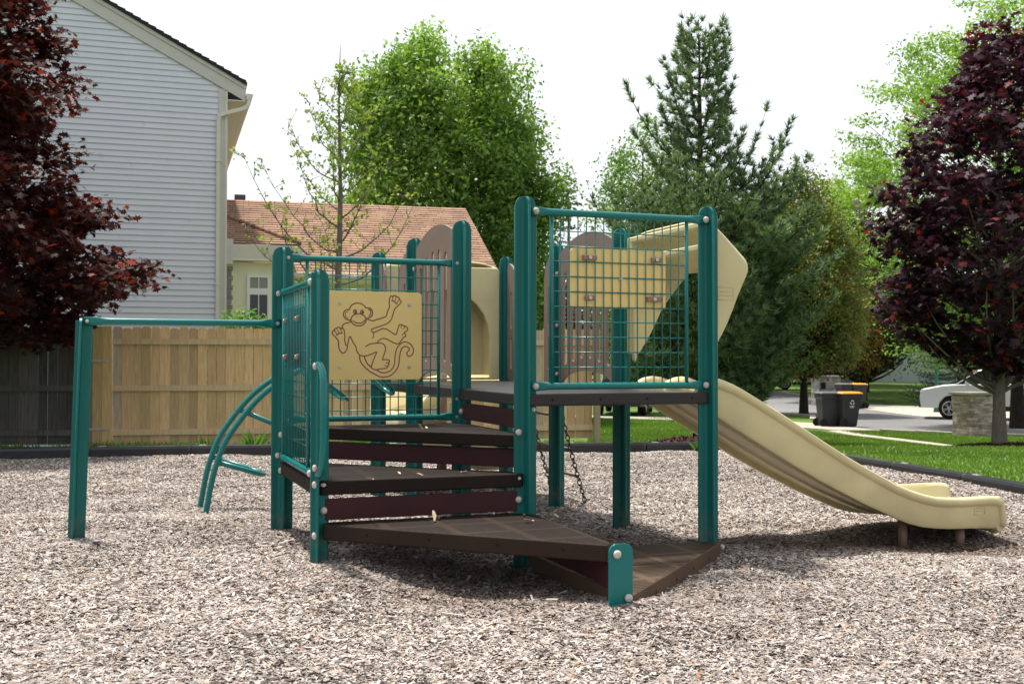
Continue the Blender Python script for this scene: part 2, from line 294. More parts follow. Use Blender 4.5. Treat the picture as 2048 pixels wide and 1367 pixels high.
# ------------------------------------------------------------------ wood chips (uncountable)
def chip_field(name, n, region, zf, size, pal, m, density_pow=1.0, mask=None, wide=0.3, zup=0.014, tilt=0.32):
    x0, x1, y0, y1 = region
    d = (RNG.random(n)**density_pow)*(y1-y0)+y0
    x = (RNG.random(n)*2-1)*(d*0.50+1.3) if x0 is None else RNG.random(n)*(x1-x0)+x0
    if mask is not None: k = mask(x, d); x, d = x[k], d[k]
    n = len(x); z = zf(x, d)+RNG.random(n)*zup
    Nn = norm(np.stack([RNG.normal(0, tilt, n), RNG.normal(0, tilt, n), np.ones(n)], 1)); a = RNG.random(n)*2*np.pi
    Tn = np.stack([np.cos(a), np.sin(a)*0.9, np.zeros(n)], 1)
    L = size*np.minimum(2.3, np.exp(RNG.normal(0, 0.42, n))); sh0 = np.array([(-1, -.5), (1, -.42), (.8, .5), (-.8, .45)])
    Tn = norm(Tn-Nn*np.sum(Tn*Nn, 1, keepdims=True)); B = np.cross(Nn, Tn); w = (wide*0.5*(0.5+RNG.random(n)))
    jit = 1+RNG.normal(0, .22, (n, 4, 1))
    P = np.stack([x, d, z], 1)[:, None, :] + L[:, None, None]*(sh0[None, :, 0:1]*w[:, None, None]*jit*B[:, None, :] + sh0[None, :, 1:2]*Tn[:, None, :])
    ci = RNG.choice(len(pal), n, p=[p[1] for p in pal]); base = np.array([p[0] for p in pal])[ci]*(1+RNG.normal(0, .13, (n, 1))); base *= (1+.11*(np.sin(x*.9+.7*np.sin(d*1.1))*np.sin(d*.8+.5*x)+.5*np.sin(x*2.7+d*1.9)*np.sin(d*3.1-x))-.16*np.exp(-((x+2.4)**2/4.5+(d-7.6)**2/1.6)))[:, None]; wear_shade = (.72*np.exp(-((x-3.0)**2/.9+(d-7.5)**2/.16))+.62*np.exp(-((x-.1)**2/1.1+(d-5.6)**2/.3))+.6*np.exp(-((x-1.6)**2/1.5+(d-7.35)**2/.12))+.3*np.exp(-((x+1.6)**2/.5+(d-7.0)**2/.2)))[:, None]; base = base*(1-wear_shade)+base.mean()*np.array([.42, .26, .19])*wear_shade*.8; base = base*np.array([1.02, 1.02, 1.03]); base = np.clip(base, .004, .9)  # worn brown patches, also painted darker to deepen shade under slide, deck and steps
    return npmesh(name, P.reshape(-1, 3), 4, m, col=base)
M_CHIP = mat('wood_chip', (0.4, 0.35, 0.3), 0.85, 0.2, vcol='Col', var=0.12, vscale=90)
pal = [((.39, .345, .315), .34), ((.55, .50, .46), .20), ((.27, .23, .20), .20), ((.33, .25, .195), .09), ((.11, .085, .072), .09), ((.42, .33, .25), .04), ((.38, .18, .09), .006), ((.2, .185, .175), .034)]
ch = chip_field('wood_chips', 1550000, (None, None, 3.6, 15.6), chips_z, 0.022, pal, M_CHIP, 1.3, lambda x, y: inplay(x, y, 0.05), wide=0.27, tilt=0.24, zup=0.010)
tag(ch, 'loose bleached wood chips covering the play area', 'wood chips', kind='stuff')
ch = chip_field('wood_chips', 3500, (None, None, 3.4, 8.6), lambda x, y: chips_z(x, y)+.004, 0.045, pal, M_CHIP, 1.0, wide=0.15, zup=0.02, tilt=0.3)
tag(ch, 'longer splinters of bleached wood lying over the near chips', 'wood chips', kind='stuff')
# ------------------------------------------------------------------ grass (uncountable)
M_GRASS = leafmat('grass_blade', 0.4, 0.5, (1.1, 1.15, .6))
def grass(name, label, n, x0, x1, y0, y1, mask, h=0.048, zf=ground_z, pal=((.07, .15, .018), (.19, .31, .04)), w=0.006):
    x = RNG.random(n)*(x1-x0)+x0; y = RNG.random(n)*(y1-y0)+y0; k = mask(x, y); x, y = x[k], y[k]; n = len(x)
    P0 = np.stack([x, y, zf(x, y)-.005], 1); a = RNG.random(n)*2*np.pi; dx = np.stack([np.cos(a), np.sin(a), 0*a], 1)*w*(1+y[:, None]/14)
    hh = h*(0.55+0.8*RNG.random(n)); ln = np.stack([RNG.normal(0, .45, n), RNG.normal(0, .45, n), np.ones(n)], 1)*hh[:, None]
    P = np.stack([P0-dx, P0+dx, P0+ln], 1).reshape(-1, 3)
    patch = 0.5+0.5*np.sin(x*1.3+np.sin(y*.9)*1.5)*np.sin(y*.7+1); t = np.clip(RNG.random(n)*.55+.45*patch, 0, 1)[:, None]
    c = np.array(pal[0])*(1-t)+np.array(pal[1])*t
    return tag(npmesh(name, P, 3, M_GRASS, col=c), label, 'grass', kind='stuff')
def offroad(x, y): return ~(((x > 8.7) & (x < 9.3) & (y > 21)) | ((x > 7.9) & (y > 31.0)) | (y > 31.0+(np.maximum(0, 10.5-x)*1.0)) | (y > 28.2+(13.5-x)*0.97)) & ~(((x-9.0)/1.3)**2+((y-20)/1.0)**2 < 1)
grass('lawn_grass', 'short green lawn beside the street beyond the border', 185000, 3.4, 15.5, 5.0, 31.5, lambda x, y: (~inplay(x, y, -.14)) & offroad(x, y) & (x > 3.3) & (x < y*.50+2.2))
grass('lawn_grass', 'short green lawn behind the end of the tan fence', 40000, 1.6, 5.5, 15.7, 39, lambda x, y: (x < y*.2+1.2) & (x > y*.07) & ~(((x-3.1)/1.0)**2+((y-19.5)/1.5)**2 < 1))
def weedmask(x, y):
    yb = np.interp(x, [p[0] for p in BL], [p[1] for p in BL]); return (y > yb+.15) & (y < yb+2.6) & (np.sin(x*2.1)+np.sin(x*5.3+1)*.7+RNG.random(len(x))*1.8 > .25)
grass('weeds', 'ragged grass and weeds between the border and the fence foot', 15000, -8, 2.0, 13, 18, weedmask, h=0.11, pal=((.04, .1, .015), (.12, .22, .04)), w=0.008)
# ------------------------------------------------------------------ plastic border timbers
def border_piece(p, q, label, drop=0.105):
    L = math.dist(p, q); z = float(ground_z((p[0]+q[0])/2, (p[1]+q[1])/2)); e = empty('border_timber', (p[0], p[1], z-drop), math.atan2(q[1]-p[1], q[0]-p[0]))
    tag(e, label, 'border timber', 'black plastic border timbers round the wood chips')
    m = MB(); w = 0.06; pr = [(-w, 0), (w, 0), (w, .2), (w*.72, .235), (-w*.72, .235), (-w, .2)]
    a, b = 0.02, L-0.02
    m.rings([[(a, u, v) for u, v in pr], [(b, u, v) for u, v in pr]], smooth=False)
    for k in range(6): m.box((L*(k+.5)/6, -w-.006, 0.07), (L/13, .012, .13))
    m.build('beam', M_BORDER, e, 0.01)
    MB().tube([(-.012, 0, .02), (-.012, 0, .238)], .052, 14).build('joint_knuckle', M_BORDER, e)
    s = MB(); s.box((.16, 0, .2365), (.09, .045, .012)); s.build('spike_cap', M_SILVER, e, .003)
def walk(line, step):
    out = [line[0]]; rem = step
    for a, b in zip(line, line[1:]):
        L = math.dist(a, b); s = rem
        while s <= L: out.append((a[0]+(b[0]-a[0])*s/L, a[1]+(b[1]-a[1])*s/L)); s += step
        rem = s-L
    return out
WL = walk(BL[::-1], 1.22); WR = walk([BL[-1]]+BR, 1.22)
nm = ['reaching the back corner under the slide', 'between the two dark back posts below the raised deck', 'behind the tall front post', 'showing in the slits between the stepped decks near the tall post', 'behind the left half of the stepped decks', 'behind the curved climber rails', 'by the tan fence between lone post and climber', 'passing behind the lone post to the picture edge']
for i in range(min(8, len(WL)-1)): border_piece(WL[i+1], WL[i], 'black plastic border timber '+nm[i])
nr = ['at the back corner behind the slide chute', 'along the lawn, behind the middle of the slide chute', 'along the lawn, emerging above the slide rim', 'along the lawn edge above the slide exit', 'along the lawn edge, running out at the right picture edge']
for i in range(5): border_piece(WR[i], WR[i+1], 'black plastic border timber '+nr[i], 0.14)
# ------------------------------------------------------------------ the play structure: one bolted thing
TH = 0.3556; PM = 1.22
def smooth_line(p, sub=3):
    if len(p) < 3: return p
    out = []
    for i in range(len(p)-1):
        a, b, c, d = p[max(i-1, 0)], p[i], p[i+1], p[min(i+2, len(p)-1)]
        for k in range(sub):
            t = k/sub; out.append(tuple(.5*(2*b[j]+(c[j]-a[j])*t+(2*a[j]-5*b[j]+4*c[j]-d[j])*t*t+(3*b[j]-a[j]-3*c[j]+d[j])*t**3) for j in (0, 1)))
    return out+[p[-1]]
PS = empty('play_structure', (0.077, 6.41, 0), TH)
tag(PS, 'teal, brown and cream playground climbing structure with stepped decks, mesh panels and a slide', 'play structure')
ct, st = math.cos(TH), math.sin(TH)
def lw(x, y): return (0.077+x*ct-y*st, 6.41+x*st+y*ct)
def gz(x, y): return float(ground_z(*lw(x, y)))
def arc(cx, cy, r, a0, a1, n=8): return [(cx+r*math.cos(math.radians(a0+(a1-a0)*i/n)), cy+r*math.sin(math.radians(a0+(a1-a0)*i/n))) for i in range(n+1)]
def fin(m, x, y, ang, reach, z0, z1, t=0.0075, r=0.052, back=0.0):
    c, s = math.cos(ang), math.sin(ang)
    pts = [(-back, z0), (reach, z0)]+arc(reach-r, z1-r, r, 0, 90, 7)+[(-back, z1)]
    m.prism([pts], -t, t, lambda u, v, w: (x+c*u-s*w, y+s*u+c*w, v))
def post(x, y, zt, dirs=(0, 1, 2, 3), name='post', lean=(0, 0)):
    z0 = gz(x, y)-0.12; R = 0.0625; m = MB()
    for k in dirs: fin(m, x, y, k*math.pi/2, R, z0, zt-0.0015*k)
    pr = [(0.027, 0.0075), (0.0075, 0.027)]; core = []
    for k in range(4):
        a = k*math.pi/2; c, s = math.cos(a), math.sin(a)
        for (u, v) in ((0.03, -0.0078), (0.03, 0.0078), (0.0125, 0.0125)): core.append((x+c*u-s*v, y+s*u+c*v))
    m.rings([[(p[0], p[1], z0) for p in core], [(p[0], p[1], zt-0.02) for p in core]], smooth=False)
    for k in dirs:       # rolled bead on each fin edge
        a = k*math.pi/2; m.tube([(x+math.cos(a)*R, y+math.sin(a)*R, z0), (x+math.cos(a)*R, y+math.sin(a)*R, zt-0.055)], 0.0079, 6)
    if lean != (0, 0): m.v = [(v[0]+lean[0]*(zt-v[2]), v[1]+lean[1]*(zt-v[2]), v[2]) for v in m.v]
    return m.build(name, M_TEAL, PS, 0.0018, 1)
ZT = 2.178
for (x, y) in ((0, 0), (PM, 0), (0, PM), (PM, PM), (0, 2*PM), (PM, 2*PM), (0, 3*PM), (PM, 3*PM)): post(x, y, ZT)
post(-PM, PM, 1.953); post(-PM, 0, 1.716, (0, 1, 3)); post(-2*PM, PM, 1.475, (0, 1, 3), lean=(-0.028, 0))
def cap(x, y, z, ax, r=0.0205, name='bolt_cap'):
    d = [.62, .62, .62]; k = {'x': 0, 'y': 1}[ax[1]]; sg = -1 if ax[0] == '-' else 1; sc = [1, 1, 1]; sc[k] = .8; p = [x, y, z]; p[k] += sg*.008
    MB().ball(p, r, 12, 8, sc).build(name, M_CAP, PS)
def bolt(x, y, z, ax, parent=PS, r=0.0085, name='bolt'):
    k = {'x': 0, 'y': 1}[ax[1]]; sg = -1 if ax[0] == '-' else 1; p0 = [x, y, z]; p1 = [x, y, z]; p2 = list(p0); p1[k] += sg*.003; p2[k] += sg*.008
    m = MB().tube([p0, p1], r*1.35, 12); m.tube([p1, p2], [r, r*.7], 10); return m.build(name, M_STEEL, parent)
# decks and steps
def deck(name, pts, z, t, m, label=None, hole_edges=(), rot=0.0):
    b = MB(); b.prism([pts], z-t, z, lambda u, v, w: (u, v, w)); o = b.build(name, m, PS, 0.009, 3)
    if label: o['label'] = label
    for (a, c, fr) in hole_edges:
        ax, ay = pts[a]; bx, by = pts[c]; L = math.dist((ax, ay), (bx, by)); ex, ey = (bx-ax)/L, (by-ay)/L; nx, ny = ey, -ex
        for f in fr:
            px, py = ax+ex*L*f, ay+ey*L*f
            h = MB().tube([(px+nx*-.002, py+ny*-.002, z-t*.48), (px+nx*.0015, py+ny*.0015, z-t*.48)], 0.0085, 10); h.build('drain_hole', M_HOLE, o)
    return o
M_HOLE = mat('hole_dark', (0.004, 0.003, 0.003), 0.9)
g = 0.012; h = 0.045
# counter-clockwise outlines so the outward normal of edge (a,b) is to its right
deck('platform', [(.02, -.03), (PM-.01, -.03), (PM+.03, .03), (PM+.03, PM-.03), (PM-.02, PM+.0), (.02, PM), (-.03, PM-.03), (-.03, .03)], 1.022, .072, M_DECK3, hole_edges=((0, 1, (.12, .38, .64, .9)),))
deck('platform', [(.02, PM+.01), (PM-.02, PM+.01), (PM+.03, PM+.04), (PM+.03, 2*PM-.02), (PM-.03, 2*PM), (.03, 2*PM), (-.03, 2*PM-.02), (-.03, PM+.04)], 1.022, .072, M_DECK3)
deck('platform', [(.02, 2*PM+.01), (PM-.02, 2*PM+.01), (PM+.03, 2*PM+.04), (PM+.03, 3*PM-.03), (PM-.03, 3*PM+.03), (.03, 3*PM+.03), (-.03, 3*PM-.03), (-.03, 2*PM+.04)], 1.022, .072, M_DECK3)
deck('step', [(-PM+.03, -.045), (-.02, -PM+.06), (.03, -PM+.12), (.03, -.02), (-.03, .03), (-PM+.05, .03)], .330, .085, M_DECK1, hole_edges=((0, 1, (.17, .4, .64, .86)),))
deck('step', [(-PM+.03, -.03), (-.03, -.03), (.02, .03), (-PM+.06, PM-.06), (-PM-.02, PM-.08), (-PM-.02, .03)], .562, .078, M_DECK, hole_edges=((0, 1, (.12, .4, .66, .88)), (4, 5, (.2, .5, .8))))
deck('step', [(-PM+.06, PM-.04), (-.04, .02), (.02, .06), (.02, PM-.02), (-.03, PM+.02), (-PM+.05, PM+.02)], .785, .075, M_DECK, hole_edges=((0, 1, (.3, .48, .65, .83)),))
deck('step', [(.045, -PM+.0), (.085, -PM-.01), (PM+.04, -.075), (PM+.05, -.02), (PM-.0, .03), (.05, .03), (.0, -.03)], .096, .115, M_DECK2, hole_edges=((1, 2, (.22, .44, .64, .84)),), label='lowest step, worn lighter brown than the others')
# riser boards
def board(p, q, z0, z1, m=M_MAROON, t=.012, name='riser_board'):
    L = math.dist(p, q); a = math.atan2(q[1]-p[1], q[0]-p[0]); b = MB(); b.box(((p[0]+q[0])/2, (p[1]+q[1])/2, (z0+z1)/2), (L, t*2, z1-z0), rz=a); return b.build(name, m, PS, .004)
board((-PM+.05, .0), (-.05, .0), .345, .462); board((-PM+.07, PM-.02), (.01, .09), .585, .695); board((0, .06), (0, PM-.06), .815, .925)
board((0.01, -.06), (.01, -PM+.06), .12, .235)
MB().tube([(.035, -.07, .135), (.05, -PM+.06, .105)], .011, 8).build('edge_lip', M_BROWNLEG, PS)
# end plate of the first steps
z0 = gz(0, -PM)-.1
m = MB(); m.prism([[(-.062, z0), (.062, z0)]+arc(.022, .312, .04, 0, 90, 6)+arc(-.022, .312, .04, 90, 180, 6)], -.006, .006, lambda u, v, w: (u, -PM-.045+w, v)); m.build('end_plate', M_TEAL2, PS, .002)
cap(-.025, -PM-.053, .305, '-y'); cap(.035, -PM-.053, .095, '-y')
# rails
def rail_mesh(L, z, off, n=12, r=.0205):
    rs = []
    for s, hh, tt in ((.018, .027, .0055), (.085, .0265, .0055), (.105, .0245, .010), (.13, .0225, .017), (.16, r, r), (L/2, r, r), (L-.16, r, r), (L-.13, .0225, .017), (L-.105, .0245, .010), (L-.085, .0265, .0055), (L-.018, .027, .0055)):
        rs.append([(s, off+tt*math.cos(a), z+hh*math.sin(a)) if tt > .012 else (s, off+tt*max(-1, min(1, 1.6*math.cos(a))), z+hh*max(-1, min(1, 1.25*math.sin(a)))) for a in [2*math.pi*k/n for k in range(n)]])
    return rs
def barrier(p, ang, zt, zb, side, caps, bolts, plate=None, clamps=(), wires=15, platecol=None, label=None):
    """p = post at s=0; local frame s along ang; side = offset sign of the rails"""
    c, s_ = math.cos(ang), math.sin(ang)
    def T(q): return (p[0]+c*q[0]-s_*q[1], p[1]+s_*q[0]+c*q[1], q[2])
    off = side*.0165; L = PM
    def tr(mb): mb.v = [T(v) for v in mb.v]; return mb
    m = MB(); a, b = .16, 1.06; top, bot = zt-.015, zb+.015
    for k in range(1, wires+1):
        x = a+(b-a)*k/(wires+1); m.tube([(x, off, bot), (x, off, top)], .0036, 6)
    z = zt-.108
    while z > zb+.03: m.tube([(a, off-.006*side, z), (b, off-.006*side, z)], .0036, 6); z -= .0895
    o = tr(m).build('mesh_barrier', M_TEAL2, PS)
    if label: o['label'] = label
    for x in (a, b):
        tr(MB().tube([(x, off, bot), (x, off, top)], .0115, 10)).build('frame_bar', M_TEAL2, o)
    for z in (zt, zb): tr(MB().rings(rail_mesh(L, z, off))).build('rail', M_TEAL2, o)
    for (s, z, kind) in caps+bolts:
        q = T((s, off+side*.006, z))
        if kind == 'cap':
            nx, ny = -s_*side, c*side; ax = ('-' if (nx if abs(nx) > .5 else ny) < 0 else '+')+('x' if abs(nx) > .5 else 'y'); cap(*q, ax)
        else:
            nx, ny = -s_*-side, c*-side; ax = ('-' if (nx if abs(nx) > .5 else ny) < 0 else '+')+('x' if abs(nx) > .5 else 'y'); q = T((s, -.0075*side, z)); bolt(*q, ax, PS)
    if plate:
        s0, s1, za, zb_ = plate; r = .02; yy = off-side*.016
        pts = arc(s1-r, za+r, r, 270, 360, 5)+arc(s1-r, zb_-r, r, 0, 90, 5)+arc(s0+r, zb_-r, r, 90, 180, 5)+arc(s0+r, za+r, r, 180, 270, 5)
        mm = MB(); mm.prism([pts], yy-.006, yy+.006, lambda u, v, w: (u, w, v)); pl = tr(mm).build('back_plate', platecol or M_YEL, o, .002)
        for (s, z, w) in clamps:
            tr(MB().box((s, yy+side*.026, z), (w, .018, .032))).build('clamp', M_TAUPE2, pl, .006)
            k = MB().tube([(s, yy+side*.036, z), (s, yy+side*.043, z)], .011, 12); tr(k).build('bolt', M_STEEL, pl)
        if not platecol:
            k = MB().tube([((s0+s1)/2+.01, yy+side*.008, (za+zb_)/2), ((s0+s1)/2+.01, yy+side*.016, (za+zb_)/2)], .012, 12); tr(k).build('bolt', M_STEEL, pl)
    return o
barrier((0, 0), 0, 2.09, 1.066, -1, [(.055, 2.09, 'cap'), (PM-.03, 2.09, 'cap'), (.055, 1.066, 'cap'), (PM-.03, 1.066, 'cap')], [], plate=(.285, .92, 1.53, 1.885), clamps=[(.40, 1.83, .095), (.845, 1.83, .07), (.40, 1.59, .06), (.83, 1.59, .10)])
barrier((-PM, PM), 0, 1.882, .828, 1, [], [(.035, 1.882, 'b'), (PM-.035, 1.882, 'b'), (.035, .828, 'b'), (PM-.035, .828, 'b')])
barrier((-PM, 0), math.pi/2, 1.645, .60, 1, [(.02, 1.645, 'cap'), (PM-.02, 1.645, 'cap'), (.02, .60, 'cap'), (PM-.02, .6, 'cap')], [], plate=(.36, 1.0, 1.17, 1.53), clamps=[(.47, 1.46, .06), (.92, 1.46, .06), (.47, 1.235, .06), (.92, 1.235, .06)], platecol=M_MAROON)
# the engraved monkey panel
PZ0, PZ1, PS0, PS1 = 1.086, 1.672, .3125-.02, .93; PY = PM-.012
def pm(cx_, cy_): return (-PM+.3125+(cx_-190)/1120*.6175, 1.672-(cy_-145)/1095*.586)
r = .028; pts = arc(-PM+PS1-r, PZ0+r, r, 270, 360, 6)+arc(-PM+PS1-r, PZ1-r, r, 0, 90, 6)+arc(-PM+PS0+r, PZ1-r, r, 90, 180, 6)+arc(-PM+PS0+r, PZ0+r, r, 180, 270, 6)
mm = MB(); mm.prism([pts], PY-.007, PY+.006, lambda u, v, w: (u, w, v)); MP = mm.build('monkey_panel', M_YEL, PS, .003)
MP['label'] = 'yellow panel with an engraved hanging monkey'
EL = [[(412,378),(420,345),(440,318),(470,299),(515,291),(555,297),(590,320),(615,352)],
[(615,352),(640,348),(670,355),(690,382),(696,418),(684,448),(660,468),(632,470)],[(640,372),(660,368),(672,390),(672,420),(660,442),(645,447)],
[(412,378),(385,374),(355,390),(340,425),(348,465),(370,490),(400,500),(430,508)],[(398,402),(375,402),(362,430),(370,465),(398,480)],
[(452,508),(480,530),(525,540),(570,530),(603,500)],[(500,455),(504,462)],[(543,458),(548,466)],
[(618,482),(660,498),(700,508),(740,494),(855,455),(875,405),(905,325),(900,290),(905,240),(912,205),(925,195),(945,200),(958,190),(980,190),(1000,205),(1018,210),(1030,224),(1030,238),(1048,252),(1050,270),(1030,295),(1000,325),(972,355),(950,420),(925,490),(890,530),(840,555),(760,585),(688,612),(685,630),(700,652),(740,640),(800,612),(830,602),(870,612),(920,640),(965,672),(985,676),(993,665),(1005,620),(1025,560),(1040,550),(1065,552),(1080,565),(1105,570),(1130,592),(1132,615),(1108,640),(1088,655),(1108,678),(1108,700),(1085,707),(1060,740),(1032,780),(1005,792),(960,780),(900,748),(840,724),(800,735),(765,760),(760,780),(800,785),(835,800),(857,840),(848,900),(820,985),(830,992),(880,990),(906,1002),(905,1022),(885,1032),(902,1045),(898,1062),(882,1070),(880,1085),(865,1098),(800,1105),(740,1117),(700,1105),(682,1085),(700,1020),(722,960),(745,905),(735,897),(700,915),(650,935),(600,945),(545,938),(505,890),(490,830),(455,775),(430,715),(412,712),(395,790),(380,870),(350,908),(320,905),(290,860),(280,800),(283,770),(250,720),(215,685),(205,660),(213,640),(232,632),(236,612),(258,604),(268,596),(292,595),(310,610),(335,606),(350,640),(358,720),(355,750),(375,825)],
[(936,198),(945,220),(940,250)],[(988,200),(980,235),(968,262)],[(1024,240),(1010,262),(1000,284)],[(928,253),(955,258),(978,275),(1002,297)],
[(236,630),(248,660),(262,688)],[(262,615),(275,640),(290,668)],[(300,606),(312,635),(325,665)],[(255,695),(275,675),(300,667),(330,665)],
[(1062,555),(1055,575),(1045,595)],[(1095,572),(1088,590),(1078,610)],[(1085,660),(1072,672),(1062,690)],[(858,1032),(885,1032)],[(845,1062),(865,1068),(882,1072)],
[(435,522),(400,535),(350,550),(328,575),(322,605)],[(700,655),(710,690),(695,732)],[(610,830),(660,800),(720,788),(775,786)],
[(537,940),(545,1000),(580,1060),(640,1120),(720,1170),(790,1205),(850,1208),(920,1190),(985,1130),(1020,1060),(1032,960),(1045,890),(1070,840),(1108,825),(1145,840),(1155,868),(1132,895),(1125,922),(1145,948),(1182,935),(1207,890),(1202,845),(1168,795),(1110,768),(1060,780),(1010,830),(985,890),(975,960),(968,1050),(930,1120),(870,1150),(820,1155),(775,1138),(745,1117)],
[(598,955),(610,1000),(640,1050),(685,1085)]]
def ell(x, y, a, b, n=22): return [(x+a*math.cos(2*math.pi*k/n), y+b*math.sin(2*math.pi*k/n)) for k in range(n+1)]
EL += [ell(523, 497, 92, 75), ell(480, 398, 17, 22), ell(566, 400, 17, 22), ell(488, 402, 5, 8), ell(573, 404, 5, 8)]
mm = MB()
for l in EL:
    q = smooth_line(l); thin = len(l) < 6 and abs(l[0][0]-l[-1][0]) < 50
    mm.tube([(pm(*a)[0], PY-.0072, pm(*a)[1]) for a in q], .0027 if thin else .0041, 6)
mm.v = [(v[0], PY-.0072+(v[1]-(PY-.0072))*.35, v[2]) for v in mm.v]
mm.build('monkey_engraving', M_LINE, MP)
for q in ((298, 292), (1152, 305), (300, 1085), (1155, 1083)):
    x, z = pm(*q); bolt(x, PY-.007, z, '-y', MP, .009, 'screw')
# grab bar on the front-left post
MB().tube([(-PM, -.06, 1.20), (-PM+.006, -.075, 1.19), (-PM+.01, -.125, 1.155), (-PM+.012, -.15, 1.09), (-PM+.012, -.155, .95), (-PM+.012, -.155, .76), (-PM+.01, -.14, .665), (-PM+.006, -.10, .61), (-PM, -.062, .60)], .0205, 12).build('grab_bar', M_TEAL2, PS)
cap(-PM-.006, -.05, 1.185, '-x'); cap(-PM-.006, -.05, .635, '-x')
# caps on the posts that hold the steps
for z in (.80, .535, .41): cap(-.045, -.008, z, '-y')
for z in (.54, .40): cap(-PM+.04, -.008, z, '-y')
cap(-PM-.006, -.045, .27, '-x'); cap(-PM-.006, -.045, .545, '-x')
for z in (.735, .505): cap(-PM-.006, PM-.045, z, '-x')
cap(PM+.075, -.03, .06, '+x', .018); cap(-.006, PM-.045, .865, '-x')
for (x, y, z, ax) in ((.052, -.0075, .93, '-y'), (PM-.035, -.0075, .965, '-y'), (-.035, PM-.0075, .95, '-y'), (-PM+.0, PM-.0635, 1.19, '-y'), (.035, -.0075, .10, '-y')): bolt(x, y, z, ax)
# turning bar out to the lone post
m = MB().rings(rail_mesh(PM, 1.452, -.0165)); m.v = [(v[0]-2*PM, v[1]+PM, v[2]) for v in m.v]; m.build('turning_bar', M_TEAL2, PS)
bolt(-2*PM+.035, PM-.022, 1.452, '-y'); bolt(-PM-.035, PM-.022, 1.452, '-y')
# slotted arch panels
def loopslot(x0, x1, z0, z1): r = (x1-x0)/2; cxx = (x0+x1)/2; return arc(cxx, z0+r, r, 180, 360, 6)+arc(cxx, z1-r, r, 0, 180, 6)
def arch_panel(x, y0):
    a, b = .05, PM-.05; c = (a+b)/2; Rr = (b-a)/2
    out = [(a+.03, 1.035), (a+.045, 1.03)]+[(c+Rr*.80*math.cos(t), 1.03+.105*math.sin(t)) for t in [math.pi*(1-k/12) for k in range(1, 12)]]+[(b-.045, 1.03), (b-.03, 1.035), (b, 1.06), (b, 2.05), (b-.01, 2.075)]
    out += [(c+(Rr-.03)*(1-2*k/14), 2.09+.125*(1-(1-2*k/14)**2)) for k in range(0, 15)]+[(a+.01, 2.075), (a, 2.05), (a, 1.06)]
    holes = []
    for k in range(6):
        xc = a+.15+k*(b-a-.30)/5; e = abs(k-2.5)/2.5; holes.append(loopslot(xc-.034, xc+.034, 1.245-.07*e-.0, 2.03-.10*e*e))
    m = MB(); m.prism([out]+holes, -.0075, .0075, lambda u, v, w: (x+w, y0+u, v)); return m.build('slotted_panel', M_TAUPE, PS, .004)
for x in (0, PM):
    arch_panel(x, PM)
    for z in (1.1, 1.5, 1.93):
        for y in (PM+.055, 2*PM-.055): cap(x+(-.012 if x == 0 else -.012), y, z, '-x', .018)
def side_piece(x, y0, y1, slots, flip):
    w = y1-y0; ztop = 2.09; out = [(y0, 1.03), (y1, 1.03)]
    if flip: out += [(y1, 2.06)]+[(y1-w*math.sin(t), 1.86+.25*math.cos(t)) for t in [math.pi/2*k/8 for k in range(1, 9)]]
    else: out += [(y0+w*math.cos(t), 1.86+.25*math.sin(t)) for t in [math.pi/2*k/8 for k in range(0, 8)]]+[(y0, 2.10)]
    hs = []
    for s in slots: hs += [loopslot(s-.028, s+.028, 1.13, 1.42), loopslot(s-.028, s+.028, 1.50, 1.84)]
    m = MB(); m.prism([out]+hs, -.0095, .0095, lambda u, v, q: (x+q, u, v)); return m.build('entry_panel', M_TAUPE, PS, .004)
side_piece(PM, 2*PM+.05, 2*PM+.26, [2*PM+.14], False); side_piece(PM, 3*PM-.30, 3*PM-.05, [3*PM-.15], True)
side_piece(0, 2*PM+.05, 2*PM+.50, [2*PM+.15, 2*PM+.28], False); side_piece(0, 3*PM-.27, 3*PM-.05, [3*PM-.14], True)
